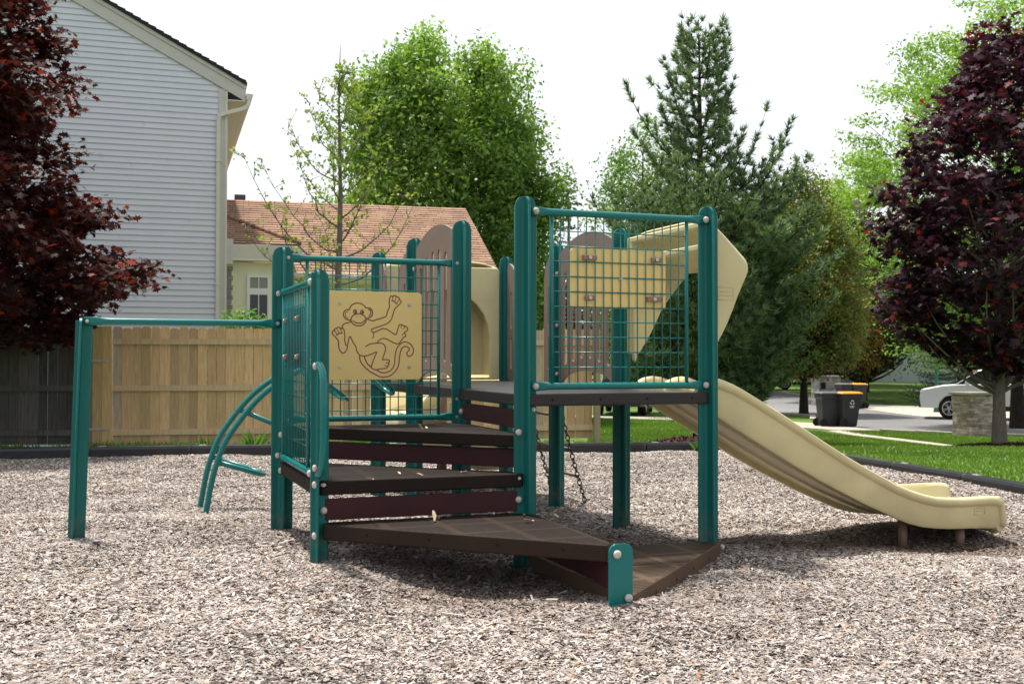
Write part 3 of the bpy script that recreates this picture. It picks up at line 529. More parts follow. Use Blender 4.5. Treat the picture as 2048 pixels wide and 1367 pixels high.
# slide hoods
def hood(origin, ang, bar=True):
    c, s_ = math.cos(ang), math.sin(ang)
    T = lambda q: (origin[0]+c*q[0]-s_*q[1], origin[1]+s_*q[0]+c*q[1], q[2])      # q: t outward, w along the opening
    tr = lambda mb: (setattr(mb, 'v', [T(v) for v in mb.v]), mb)[1]
    prof = [(.035, 2.075), (.06, 2.088), (.09, 2.083), (.19, 1.985), (.265, 1.91), (.305, 1.865), (.318, 1.82), (.308, 1.76), (.25, 1.625), (.16, 1.43), (.085, 1.285), (.06, 1.262), (.035, 1.262)]
    prof = [(t*1.1 if t > .1 else t, z_) for t, z_ in prof]; W0, W1 = .045, PM-.045; cxp = sum(p[0] for p in prof)/len(prof); czp = sum(p[1] for p in prof)/len(prof)
    def side(w, sg, parent):
        m = MB(); dense = smooth_line([(p[0], p[1]) for p in prof+prof[:1]], 2)[:-1]; rs = []
        for dw, k in ((0, .052), (.005, .038), (.016, .024), (.036, .011), (.065, .003), (.095, 0)):
            r = []
            for (u, v) in dense:
                dx, dz = cxp-u, czp-v; l = math.hypot(dx, dz); r.append((u+dx/l*k, w+sg*dw, v+dz/l*k))
            rs.append(r)
        m.rings(rs); q = tr(m).build('side_panel', M_CREAM, parent); md = q.modifiers.new('edge', 'EDGE_SPLIT'); md.split_angle = math.radians(60); return q
    # roof shell sweeping over the top and down to the outer lip, arched lower edge
    rs = []; K = 16
    line = [(.045, 2.09), (.085, 2.086), (.19, 1.99), (.262, 1.92), (.30, 1.872), (.314, 1.825), (.306, 1.765)]; line = [(t*1.1 if t > .1 else t, z_) for t, z_ in line]
    m = MB(); vs = []; fs = []
    for i in range(K+1):
        w = W0+.085+(W1-W0-.17)*i/K; e = abs(2*i/K-1); low = 1.765+.0*(e) ; dz = .035*(1-e**6)
        for j, (t, zz) in enumerate(line):
            zz2 = zz; tt = t
            if j == len(line)-1: zz2 = 1.83 - .27*max(0, (e-.3)/.7)**2; tt = float(interp(zz2, [(1.43, .176), (1.625, .275), (1.76, .337), (1.83, .346)]))-.004
            vs.append((tt, w, zz2+dz*(1 if j < 3 else .4))); vs.append((tt-.017, w, zz2+dz*(1 if j < 3 else .4)-.014))
    n = len(line)*2
    for i in range(K):
        for j in range(len(line)-1):
            for k in (0, 1): a = i*n+j*2+k; fs.append((a, a+2, a+2+n, a+n))
        for j in (0, len(line)-1): a = i*n+j*2; fs.append((a, a+1, a+1+n, a+n))
    m.add(vs, fs, True); o = tr(m).build('slide_hood', M_CREAM, PS); side(W0, 1, o); side(W1, -1, o)
    # face frame toward the deck: crossbar with a recess and a slim leg at each side
    m = MB()
    if bar: m.prism([[(W0, 1.915), (W1, 1.915), (W1, 2.07), (W1-.03, 2.10), (W0+.03, 2.10), (W0, 2.07)], [(W0+.09, 1.955), (W0+.09, 2.055), (W1-.09, 2.055), (W1-.09, 1.955)]], .0, .045, lambda u, v, t: (t+.01, u, v))
    for w in (W0, W1-.055): m.prism([[(w, 1.262), (w+.055, 1.262), (w+.055, 1.914), (w, 1.914)]], .0, .034, lambda u, v, t: (t+.012, u, v))
    tr(m).build('hood_frame', M_CREAM, o, .012, 3)
    for w, zz in ((W0-.002, 2.0), (W0-.002, 1.29), (W1+.002, 1.29)):
        a, b = T((.055, w-.012, zz)), T((.055, w+.012, zz)); MB().tube([a, b], .016, 12).build('bolt', M_STEEL, o)
    return o
H1 = hood((PM, 0), 0)
# embossed maker's plate outline on hood and slide (blank in the photo at reading size)
def emboss(y, t0, t1, z0, z1, parent):
    m = MB()
    for a, b in (((t0, z0), (t1, z0)), ((t1, z0), (t1, z1)), ((t1, z1), (t0, z1)), ((t0, z1), (t0, z0)), ((t0+.012, z0*.35+z1*.65), (t1-.012, z0*.35+z1*.65)), ((t0+.012, z0*.65+z1*.35), (t1-.012, z0*.65+z1*.35))):
        m.tube([(PM+a[0], y, a[1]), (PM+b[0], y, b[1])], .0017, 5)
    m.build('maker_plate', M_CREAM, parent)
emboss(.044, .10, .21, 1.60, 1.68, H1)
H2 = hood((PM, 3*PM), math.pi/2, False)
m = MB(); xs0, xs1 = .06, PM-.06; c_ = (xs0+xs1)/2
m.prism([[(xs0, 1.03), (xs1, 1.03), (xs1, 2.03), (xs1-.03, 2.07), (xs0+.03, 2.07), (xs0, 2.03)], [(c_-.45, 1.05), (c_-.45, 1.42)]+[(c_-.45*math.cos(t), 1.42+.44*math.sin(t)) for t in [math.pi*k/12 for k in range(1, 12)]]+[(c_+.45, 1.42), (c_+.45, 1.05)]], 0, .03, lambda u, v, t: (u, 3*PM+.008+t, v)); m.build('hood_frame', M_CREAM, H2, .012, 3)
m = MB(); m.box((c_, 3*PM+.30, 1.52), (1.0, .02, .90)); m.box((c_-.49, 3*PM+.165, 1.52), (.02, .25, .9)); m.box((c_+.49, 3*PM+.165, 1.52), (.02, .25, .9)); m.build('hood_lining', M_CREAM, H2)
# wide slide
rim = [(-.10, 1.035), (-.07, 1.075), (-.02, 1.10), (.05, 1.108), (.104, 1.102), (.194, 1.07), (.304, 1.015), (.527, .893), (.87, .695), (1.1, .565), (1.266, .482), (1.469, .385), (1.635, .325), (1.804, .288), (1.975, .277), (2.281, .279)]
bot = [(-.10, .965), (.0, .915), (.05, .890), (.359, .712), (.793, .470), (1.181, .281), (1.449, .168), (1.60, .108), (1.723, .082), (1.9, .066), (2.149, .058), (2.40, .045)]
SW = .80; SY0 = .03
st_t = [-.10, -.085, -.06, -.03, 0, .05, .1, .15, .2, .3, .42, .55, .7, .87, 1.05, 1.2, 1.33, 1.45, 1.57, 1.68, 1.79, 1.9, 2.02, 2.15, 2.25, 2.31, 2.35]
def bedz(t): return interp(t, [(-.10, 1.0), (.02, .995), (.12, .955), (.3, .835), (.793, .53), (1.181, .335), (1.449, .225), (1.6, .17), (1.75, .135), (1.95, .12), (2.3, .115)])
rs = []
for t in st_t:
    zt = float(interp(t, rim)); zb = float(interp(t, bot)); zd = float(bedz(t)); k = 1.0; 
    if t > 2.26: zt -= (t-2.26)**2*3.0
    sk = .25*float(ss(t, 1.6, 2.3)); xs = lambda w: PM+t+sk*(w/SW)
    pr = [(0.012, zb), (0.0, zb+.02), (-.002, zt-.066), (-.020, zt-.054), (-.030, zt-.034), (-.024, zt-.010), (-.004, zt), (.022, zt-.001), (.038, zt-.022), (.046, zt-.07), (.055, zd+.07), (.075, zd+.018), (.12, zd)]
    q = [(w, z) for w, z in pr]; full = q+[(.26, zd-.004), (.4, zd-.006), (.54, zd-.004)]+[(SW-w, z) for w, z in reversed(pr)]
    zu = min(zd-.012, zb+.04); full += [(SW-.045, zb), (SW-.055, zu), (SW-.2, zu), (SW-.21, zu-.012), (.5, zu-.012), (.49, zu), (.32, zu), (.31, zu-.012), (.21, zu-.012), (.2, zu), (.055, zu), (.045, zb)]
    rs.append([(xs(w), SY0+w, z) for w, z in full])
m = MB(); m.rings(rs, True, True, True); SL = m.build('slide', M_CREAM, PS)
md = SL.modifiers.new('edge', 'EDGE_SPLIT'); md.split_angle = math.radians(50)
# rounded exit lip
m = MB(); lp = []
for k in range(13):
    w = SW*k/12; lp.append((PM+2.352+.25*(w/SW), SY0+w, .100-.028*(1 if 0 < k < 12 else 0)))
ring = []
for k in range(len(lp)):
    x, y, z = lp[k]; ring.append([(x+.035*math.cos(a), y, z-.03+.042*math.sin(a)) for a in [2*math.pi*i/14 for i in range(14)]])
m.rings(ring); m.build('exit_lip', M_CREAM, SL)
for w, sg in ((0, -1), (SW, 1)):
    x0 = PM+2.33+.25*(w/SW); m = MB(); path = [(x0-.06, .253), (x0+.0, .249), (x0+.022, .23), (x0+.034, .17), (x0+.046, .10), (x0+.035, .062)]
    m.tube([(a, SY0+w-sg*.0, b) for a, b in path], [.024, .024, .025, .025, .025, .022], 12); m.build('exit_rim', M_CREAM, SL)
# middle divider, only over the sit-down section
m = MB(); rs = []
for t in [-.10, -.08, -.05, 0, .05, .1, .2, .35, .55, .8, 1.0]:
    zt = float(interp(t, rim)); f = 1-float(ss(t, .3, 1.0)); zd = float(bedz(t)); ztt = zd+(zt-zd)*f+.004; w0 = .40
    rs.append([(PM+t, SY0+w0+dx, z) for dx, z in ((-.06, zd-.01), (-.045, zd+(ztt-zd)*.6), (-.022, ztt-.006), (0, ztt), (.022, ztt-.006), (.045, zd+(ztt-zd)*.6), (.06, zd-.01))])
m.rings(rs); m.build('divider', M_CREAM, SL)
for t, w in ((1.62, .10), (2.06, .04)):
    x, y = PM+t, SY0+w+.03; g0 = gz(x, y); MB().tube([(x, y, g0-.08), (x, y, float(interp(t, bot))+.015)], .031, 14).build('support_leg', M_BROWNLEG, SL)
emboss(SY0-.003, 2.12, 2.21, .155, .225, SL)
# arched loop climber on the left
CL = MB(); rails = []
prof = [(1.575, -.05), (1.55, .1), (1.52, .27), (1.482, .4125), (1.42, .57), (1.331, .708), (1.22, .85), (1.092, .975), (.92, 1.09), (.72, 1.18), (.5, 1.23), (.28, 1.235), (.1, 1.19), (.02, 1.10), (.0, 1.02)]
YC = 2.5*PM
for dy in (-.25, .25):
    pts = smooth_line([(-t, z) for t, z in prof], 3); MB().tube([(a, YC+dy, b) for a, b in pts], .0235, 10).build('climber_rail', M_TEAL2, PS)
def loop(ts, zs, te, ze, w=.25, drop=0):
    pts = [(-ts, YC-w, zs)]; n = 10
    for k in range(n+1):
        a = math.pi*k/n; y = YC-.17*math.cos(a)*(1 if True else 0); f = .72+.28*math.sin(a); pts.append((-(ts+(te-ts)*f), y, zs+(ze-zs)*f))
    pts.append((-ts, YC+w, zs)); MB().tube(pts, .0195, 8).build('loop_rung', M_TEAL2, PS)
loop(1.48, .42, 1.09, .29); loop(1.26, .80, .80, .60); loop(.80, 1.15, .42, .88); loop(.35, 1.23, .03, .93)
# chain ladder
def chain(p, q, sag):
    m = MB(); n = 26; P = [Vector(p).lerp(Vector(q), k/n) for k in range(n+1)]
    for k, v in enumerate(P): v.z -= sag*math.sin(math.pi*k/n)
    for k in range(n):
        a, b = P[k], P[k+1]; t = (b-a).normalized(); u = Vector((0, 1, 0)) if k % 2 else t.cross(Vector((0, 1, 0))).normalized(); hl = (b-a).length*.66; c = (a+b)/2
        ring = [c+t*(hl*math.cos(x)*.95)+u*(.017*math.sin(x)) for x in [2*math.pi*i/10 for i in range(11)]]; m.tube(ring, .0052, 5, cap=False)
    return m.build('ladder_chain', M_CHAIN, PS), P
chs = [chain((PM+.03, y, 1.0), (PM+.32, y, gz(PM+.3, y)-.02), .03) for y in (2.55, 3.27)]
for k in (6, 13, 19): MB().tube([chs[0][1][k], chs[1][1][k]], .014, 8).build('ladder_rung', M_BROWNLEG, PS)
# curled second slide beyond the back deck
rs = []; cxh, cyh, rad = .78, 3*PM+.62, .34
for k in range(27):
    a = math.radians(-10+k*13.5); f = k/26; z = .98-.80*f; R0 = rad+.0*f; ring = []
    for dr, dz in ((-.24, .0), (-.24, .16), (-.215, .17), (-.20, .04), (-.1, .0), (.1, .0), (.20, .05), (.215, .26), (.25, .27), (.26, .0), (.1, -.04), (-.1, -.04)): ring.append((cxh+(R0+dr+.1)*math.cos(a), cyh+(R0+dr+.1)*math.sin(a), z+dz))
    rs.append(ring)
m = MB().rings(rs, True, True, True); m.build('curled_slide', M_CREAM, PS)
MB().tube([(cxh, cyh, gz(cxh, cyh)-.05), (cxh, cyh, 1.2)], .05, 14).build('centre_column', M_BROWNLEG, PS)
# half-round grey seat plate between the decks
m = MB(); m.prism([[(0, 0)]+arc(0, 0, .30, 180, 360, 14)], 0, .05, lambda u, v, w: (.62+u*1.1, PM*2+.60+v, .90+w)); m.build('half_round_plate', M_DECK3, PS, .015, 3)
# fallen maple seeds on the decks
M_SEED = mat('dry_seed', (0.55, 0.42, 0.30), 0.8, 0.2, var=.2, vscale=80)
seed_at = [(-.93, -.09, .562, 'on the second step beside the left post'), (-.62, .02, .562, 'on the second step near its middle'), (-.35, .1, .562, 'on the second step toward the tall post'), (-.60, -.17, .330, 'standing on the long step below the maroon board'), (-.55, -.09, .330, 'lying flat on the long step under the maroon board'), (-.1, -.36, .330, 'largest one on the long step'), (-.2, -.02, .330, 'on the long step against the tall post'), (-.05, -.12, .330, 'on the long step in front of the tall post'), (-.42, .62, .785, 'on the top step below the mesh panel'), (-.47, .55, .785, 'on the top step, tilted up'), (-.72, .12, .562, 'on the second step in line with the monkey panel'), (.1, -.25, .330, 'on the long step toward its front corner')]
for i, (x, y, z, w) in enumerate(seed_at):
    e = lw(x, y); a = random.random()*6.28; big = 1.5 if 'largest' in w or 'standing' in w else 1.0; up = .9 if ('standing' in w or 'tilted' in w) else .25
    m = MB(); L = .032*big; pts2 = [(0, -.3), (.22, .0), (.3, .5), (.18, 1.0), (-.05, 1.12), (-.16, .7), (-.14, .1)]
    m.prism([pts2], -.0012, .0012, lambda u, v, q: (u*L, v*L, q+abs(u)*L*.15)); m.ball((0, -.25*L, 0), .005*big, 8, 6)
    o = m.build('maple_seed', M_SEED); o.location = (e[0], e[1], z+.006+(L*.3*up)); o.rotation_euler = (up, 0.15, a)
    tag(o, 'dry winged maple seed '+w, 'maple seed', 'fallen maple seeds on the steps')
# ------------------------------------------------------------------ fences
M_WTAN = mat('new_cedar', (0.5, 0.36, 0.2), 0.75, 0.25, var=0.22, vscale=5, bump=0.25, bscale=30, vcol='Col', stretch=(9, 9, .7))
def boardmesh(name, items, m, parent, flat=False):
    """items: (origin, ex, ez list of 2-D outline, depth dir, t, colour)"""
    vs = []; fs = []; cols = []
    for o, ex, ey, pts, t, c in items:
        b = len(vs); n = len(pts)
        for s in (0, 1):
            for u, v in pts: vs.append((o[0]+ex[0]*u+ey[0]*t*s, o[1]+ex[1]*u+ey[1]*t*s, o[2]+v)); cols.append(c)
        fs.append(tuple(b+i for i in range(n))); fs.append(tuple(b+n+i for i in reversed(range(n))))
        for i in range(n): j = (i+1) % n; fs.append((b+j, b+i, b+n+i, b+n+j))
    me = bpy.data.meshes.new(name); me.from_pydata(vs, [], fs); a = me.color_attributes.new('Col', 'FLOAT_COLOR', 'POINT')
    cc = np.ones((len(vs), 4), np.float32); cc[:, :3] = cols; a.data.foreach_set('color', cc.ravel()); me.materials.append(m); o = bpy.data.objects.new(name, me); link(o, parent); return o
def fence(name, label, a, b, za, zb, H, base, var, rails, post_ts, wood, pitch=.141, grey=None, gcol=None):
    L = math.dist(a, b); ang = math.atan2(b[1]-a[1], b[0]-a[0]); e = empty(name, (a[0], a[1], za), ang); tag(e, label, 'fence')
    slope = (zb-za)/L; n = int(L/pitch); items = []
    for i in range(n):
        x = i*pitch; w = pitch-.004-random.random()**2*.007; c = .022; z0 = slope*x+.03; h = H+random.uniform(-.015, .015); cc = [base[k]*(1+random.uniform(-var, var)) for k in range(3)]
        g0 = random.uniform(1-var, 1+var); cc = [base[k]*g0*random.uniform(.97, 1.03) for k in range(3)]
        if gcol and (random.random() < grey(x/L)): g0 = random.uniform(.85, 1.15); cc = [gcol[k]*g0 for k in range(3)]
        items.append(((x, .02+random.uniform(-.001, .009), z0), (1, 0), (0, 1), [(0, 0), (w, 0), (w, h-c-.03), (w-c, h-.03), (c, h-.03), (0, h-c-.03)], .021, tuple(cc)))
    boardmesh('boards', items, wood, e)
    for rz in rails:
        items = []; x = 0
        while x < L-.02:
            ww = min(2.44, L-x); items.append(((x, -.022, slope*x+rz), (1, 0), (0, 1), [(0, 0), (ww-.003, slope*ww), (ww-.003, .088+slope*ww), (0, .088)], .04, (lambda g_: tuple(base[k]*g_ if not gcol else (base[k]*.55+gcol[k]*.6)*g_ for k in range(3)))(random.uniform(.95, 1.12)))); x += ww
        boardmesh('fence_rail', items, wood, e)
    for t, w, c in post_ts:
        x = t*L; boardmesh('fence_post', [((x, -.11, slope*x-.05), (1, 0), (0, 1), [(0, 0), (w, 0), (w, H+.06), (0, H+.06)], .088, c)], wood, e)
    return e
FA = (-6.15, 16.9); FB = (1.46, 18.25)
tan = (.62, .41, .22); greyw = (.30, .26, .21)
fence('wooden_fence', 'tan cedar plank fence with three rails behind the playground', FA, FB, -.135, -.125, 1.83, tan, .21, (.165, .845, 1.565), [(-.0175, .132, (.62, .42, .2)), (-.0355, .136, (.50, .35, .18)), (-.049, .10, (.26, .20, .15)), (.985, .1, (.34, .26, .18))], M_WTAN, grey=lambda t: .35 if .5 < t < .85 else .06, gcol=(.42, .34, .25))
FC = (-6.55, 16.83); FD = (-12.5, 15.8); dk = (.125, .115, .108)
M_WDK = mat('old_cedar', (0.06, 0.055, 0.055), 0.85, 0.15, var=0.35, vscale=5, bump=0.4, bscale=30, vcol='Col', stretch=(9, 9, .6))
fence('wooden_fence', 'weathered dark grey plank fence under the red maple', FD, FC, -.10, -.135, 1.83, dk, .38, (.165, .845, 1.5), [(.995, .1, (.19, .15, .12)), (.6, .09, dk)], M_WDK)
ang = math.atan2(FB[1]-FA[1], FB[0]-FA[0])
for z, w in ((1.31, 'upper'), (.27, 'lower')):
    e = empty('fence_bracket', (FA[0]-.42, FA[1]-.20, z-.135), ang); tag(e, 'galvanised metal bracket joining the fence posts, the %s of two' % w, 'bracket', 'metal brackets on the posts where the fences meet')
    m = MB(); m.box((.21, 0, 0), (.42, .006, .028)); m.build('strap', M_GALV, e, .002)
    m = MB(); [m.tube([(x, -.003, 0), (x, -.011, 0)], .012, 8) for x in (.05, .16, .27, .38)]; m.build('bracket_screws', M_STEEL, e)
# ------------------------------------------------------------------ the grey-sided house
M_SIDE = mat('grey_vinyl_siding', (0.66, 0.675, 0.765), 0.5, 0.35, var=0.035, vscale=2.5, bump=0.02, bscale=60)
M_TRIM = mat('greige_trim', (0.57, 0.55, 0.53), 0.5, 0.35, var=0.04)
M_TRIMC = mat('cream_trim', (0.68, 0.64, 0.58), 0.5, 0.35, var=0.04)
M_DARKSH = mat('dark_shingle', (0.045, 0.043, 0.048), 0.9, 0.2, var=0.3, vscale=25, bump=0.3)
M_QUOIN = mat('grey_brick_edge', (0.25, 0.23, 0.22), 0.85, 0.2, var=0.3, vscale=14)
P0 = Vector((-5.63, 21.4, -.55)); wdir = Vector((-.953, -.303, 0)); ddir = Vector((-.303, .953, 0)); up = Vector((0, 0, 1))
h1 = bpy.data.objects.new('house', None); COL.objects.link(h1); frame(h1, P0, -wdir, ddir, up)   # local: x to the right along the wall, y back, z up
tag(h1, 'two-storey house with pale grey horizontal siding and a white downspout', 'house')
ZE = 7.03; SL1 = .528; EXP = .1143; WL_ = 9.0; apex = 5.2
def rake_x(z): return -max(0, (z-ZE)/SL1) if z > ZE else 0
m = MB(); z = 0.0
while z < ZE+apex*SL1-.15:
    xr = min(0, rake_x(z+EXP*.5))-.0; xl = max(-WL_-1.2, -2*apex-xr if z > ZE else -2*apex)
    x1 = xr-.12 if z < ZE-.05 else xr
    zz = z+EXP; m.add([(xl, -.022, z), (x1, -.022, z), (x1, -.003, zz), (xl, -.003, zz), (xl, -.003, z), (x1, -.003, z)], [(0, 1, 2, 3), (4, 5, 1, 0)]); z += EXP
W_ = m.build('siding', M_SIDE, h1, fix=False)
sm = MB()
for k in range(34): z_ = int(random.uniform(3, 58))*EXP; sm.box((-random.uniform(.5, 7.5) if z_ < ZE-.3 else -3.2-random.random()*3, -.011, z_+EXP/2), (.006, .012, EXP*.92))
sm.build('siding_seams', M_TRIM, W_)
m = MB(); hw = 2*apex
for sx in (0,): pass
m.add([(-hw, 0, 0), (0, 0, 0), (0, 0, ZE), (-apex, 0, ZE+apex*SL1), (-hw, 0, ZE), (-hw, 9.4, 0), (0, 9.4, 0), (0, 9.4, ZE), (-apex, 9.4, ZE+apex*SL1), (-hw, 9.4, ZE)], [(0, 1, 2, 3, 4), (9, 8, 7, 6, 5), (1, 6, 7, 2), (0, 4, 9, 5)]); m.build('wall', M_SIDE, h1)
MB().box((-.055, -.012, ZE/2), (.13, .05, ZE-.02)).build('corner_trim', M_TRIM, h1, .004)
MB().box((.03, .2, ZE/2), (.045, .5, ZE-.1)).build('corner_trim', M_TRIMC, h1, .004)
# narrow grey masonry strip low on the corner
m = MB(); z = .2
k = 0
while z < 3.6: m.box((.10+(.012 if k % 2 else 0), .10, z), (.10+(.025 if k % 2 else 0), .12, .085)); z += .095; k += 1
m.build('stone_edge', M_QUOIN, h1); MB().box((.085, .08, 3.85), (.18, .2, .5)).build('stone_cap', M_TRIM, h1, .004)
# rake board, roof, soffit, gutter, downspout
def slopebox(m, x0, x1, y0, y1, dz0, dz1):
    """prism following the roof slope between x0<x1 (local), offsets dz from the slope line through (0,ZE)"""
    zz = lambda x: ZE-SL1*x
    m.add([(x0, y0, zz(x0)+dz0), (x1, y0, zz(x1)+dz0), (x1, y1, zz(x1)+dz0), (x0, y1, zz(x0)+dz0), (x0, y0, zz(x0)+dz1), (x1, y0, zz(x1)+dz1), (x1, y1, zz(x1)+dz1), (x0, y1, zz(x0)+dz1)], [(0, 1, 2, 3), (7, 6, 5, 4), (0, 4, 5, 1), (1, 5, 6, 2), (2, 6, 7, 3), (3, 7, 4, 0)])
m = MB(); slopebox(m, -apex, .40, -.05, -.018, -.02, .27); m.build('rake_board', M_TRIM, h1, .004)
m = MB(); slopebox(m, -apex, .41, -.075, -.045, .22, .30); m.build('rake_moulding', M_TRIM, h1, .004)
m = MB(); slopebox(m, -apex, .42, -.11, 9.7, .302, .36)
zzf = lambda x: ZE-SL1*x
x = -apex
while x < .40:
    m.add([(x, -.125, zzf(x)+.335), (x+.14, -.125, zzf(x+.14)+.345), (x+.14, -.125, zzf(x+.14)+.385), (x, -.125, zzf(x)+.362), (x, .3, zzf(x)+.335), (x+.14, .3, zzf(x+.14)+.345), (x+.14, .3, zzf(x+.14)+.385), (x, .3, zzf(x)+.362)], [(0, 1, 2, 3), (7, 6, 5, 4), (3, 2, 6, 7), (0, 4, 5, 1), (1, 5, 6, 2)]); x += .14
m.build('roof', M_DARKSH, h1)
zz = lambda x: ZE-SL1*x
m = MB(); m.add([(0.0, -.05, zz(.4)-.02), (.40, -.05, zz(.4)-.02), (.40, 9.4, zz(.4)-.02), (0, 9.4, zz(.4)-.02), (0.0, -.05, zz(.4)+.0), (.40, -.05, zz(.4)+.0), (.40, 9.4, zz(.4)+.0), (0, 9.4, zz(.4)+.0)], [(0, 1, 2, 3), (7, 6, 5, 4), (0, 4, 5, 1), (1, 5, 6, 2), (2, 6, 7, 3), (3, 7, 4, 0)]); m.build('soffit', M_TRIMC, h1)
gpr = [(.405, -.0), (.405, .12), (.42, .125), (.53, .125), (.54, .11), (.52, .06), (.49, .01)]
m = MB(); m.rings([[(x, y, zz(.4)+z) for x, z in gpr] for y in (-.12, 9.55)], smooth=False); m.build('gutter', M_TRIMC, h1, .004)
def ds(pts, m, w=.075, d=.055):
    for a, b in zip(pts, pts[1:]):
        a, b = Vector(a), Vector(b); t = (b-a).normalized(); s = Vector((0, 1, 0)); u = t.cross(s).normalized(); m.rings([[p+u*w/2*i+s*d/2*j for i, j in ((1, 1), (1, -1), (-1, -1), (-1, 1))] for p in (a-t*.012, b+t*.012)], smooth=False)
m = MB(); ds([(.47, -.09, zz(.4)-.0), (.44, -.10, zz(.4)-.10), (.36, -.10, zz(.4)-.17), (.02, -.09, zz(.4)-.28), (-.10, -.075, zz(.4)-.33), (-.12, -.065, zz(.4)-.42), (-.12, -.065, 0.1)], m); m.build('downspout', M_TRIMC, h1, .006)
m = MB(); [m.box((-.12, -.065, z), (.10, .075, .03)) for z in (.9, 3.2, 5.6)]; m.build('downspout_strap', M_TRIMC, h1)
# ------------------------------------------------------------------ the low house with the orange-brown roof
def shingle_mat(name, c1, c2, c3):
    m = bpy.data.materials.new(name); m.use_nodes = True; n = m.node_tree; b = n.nodes['Principled BSDF']; b.inputs['Roughness'].default_value = .9; b.inputs['Specular IOR Level'].default_value = .15
    tc = n.nodes.new('ShaderNodeTexCoord'); br = n.nodes.new('ShaderNodeTexBrick'); n.links.new(tc.outputs['Object'], br.inputs[0])
    br.inputs['Scale'].default_value = 1; br.inputs['Brick Width'].default_value = .34; br.inputs['Row Height'].default_value = .15; br.inputs['Mortar Size'].default_value = .008; br.inputs['Bias'].default_value = 0.0; br.offset = .37; br.squash = 1.3; br.squash_frequency = 3
    br.inputs['Color1'].default_value = (*c1, 1); br.inputs['Color2'].default_value = (*c2, 1); br.inputs['Mortar'].default_value = (*c3, 1)
    nz = n.nodes.new('ShaderNodeTexNoise'); nz.inputs['Scale'].default_value = 1.3; nz.inputs['Detail'].default_value = 8; n.links.new(tc.outputs['Object'], nz.inputs[0])
    mr = n.nodes.new('ShaderNodeMapRange'); mr.inputs[1].default_value = .3; mr.inputs[2].default_value = .7; mr.inputs[3].default_value = .78; mr.inputs[4].default_value = 1.2; n.links.new(nz.outputs[0], mr.inputs[0])
    sc = n.nodes.new('ShaderNodeVectorMath'); sc.operation = 'SCALE'; n.links.new(br.outputs[0], sc.inputs[0]); n.links.new(mr.outputs[0], sc.inputs['Scale']); n.links.new(sc.outputs[0], b.inputs['Base Color']); return m
M_SHIN = shingle_mat('orange_shingle', (.40, .25, .165), (.26, .16, .12), (.11, .07, .05))
M_CREAMW = mat('cream_wall', (0.86, 0.81, 0.62), 0.7, 0.3, var=0.03)
M_WHITE = mat('white_frame', (0.86, 0.86, 0.84), 0.45, 0.4)
M_GLASS = mat('window_glass', (0.02, 0.024, 0.028), 0.06, 0.6)
M_BLIND = mat('blind', (0.3, 0.3, 0.29), 0.6)
e1 = Vector((.968, .25, 0)); e2 = Vector((-.25, .968, 0))
h2 = bpy.data.objects.new('house', None); COL.objects.link(h2); frame(h2, (-.25, 26.0, -.7), e1, e2, up); tag(h2, 'low cream house with an orange-brown shingle roof behind the fence', 'house')
EZ = 3.83; RX = -11.0; RUN = 4.25; RISE = 2.2; sl_ = math.hypot(RUN, RISE)
def roofplane(name, ox, oy, oz, run, rise, x0, x1, courses, parent, m=M_SHIN, clip=None):
    """sawtooth shingle courses; object's own axes run along the eave and up the slope"""
    L = math.hypot(run, rise); n = courses; mb = MB()
    for i in range(n):
        a, b = L*i/n, L*(i+1)/n; l0, r0 = (x0, x1) if not clip else clip(a/L); l1, r1 = (x0, x1) if not clip else clip(b/L)
        mb.add([(l0, a, .022), (r0, a, .022), (r1, b+.01, .006), (l1, b+.01, .006), (l0, a, .0), (r0, a, .0)], [(0, 1, 2, 3), (4, 5, 1, 0)])
    o = mb.build(name, m, parent, fix=False); frame(o, (ox, oy, oz), (1, 0, 0), (0, run/L, rise/L), (0, -rise/L, run/L)); return o
roofplane('roof', 0, 0, EZ, RUN, RISE, RX, 0, 30, h2)
m = MB(); m.add([(RX, .5, 0), (-.45, .5, 0), (-.45, .5, EZ+.1), (RX, .5, EZ+.1), (RX, 8, 0), (-.45, 8, 0), (-.45, 8, EZ+.1), (RX, 8, EZ+.1), (-.45, RUN, EZ+RISE-.25), (RX, RUN, EZ+RISE-.25)], [(0, 1, 2, 3), (1, 5, 6, 8, 2), (5, 4, 7, 6), (4, 0, 3, 9, 7)]); m.build('wall', M_CREAMW, h2)
m = MB(); m.add([(RX, RUN, EZ+RISE), (0, RUN, EZ+RISE), (0, 2*RUN, EZ), (RX, 2*RUN, EZ)], [(0, 1, 2, 3)]); m.build('roof', M_SHIN, h2)
MB().box((RX/2, .03, EZ-.09), (-RX, .06, .17)).build('fascia', M_CREAMW, h2); MB().box((RX/2, -.06, EZ-.04), (-RX+.1, .11, .11)).build('gutter', M_TRIMC, h2, .01)
MB().box((RX/2, .3, EZ-.19), (-RX, .5, .03)).build('soffit', M_CREAMW, h2)
# rake edge
m = MB(); m.tube([(0.005, 0, EZ-.01), (0.005, RUN, EZ+RISE-.01)], .025, 4); m.build('rake_edge', M_SHIN, h2)
m = MB(); z = .1
while z < 3.6: m.box((-.43+(.01 if int(z*10) % 2 else 0), .47, z), (.2, .2, .085)); z += .1
m.build('stone_edge', M_QUOIN, h2)
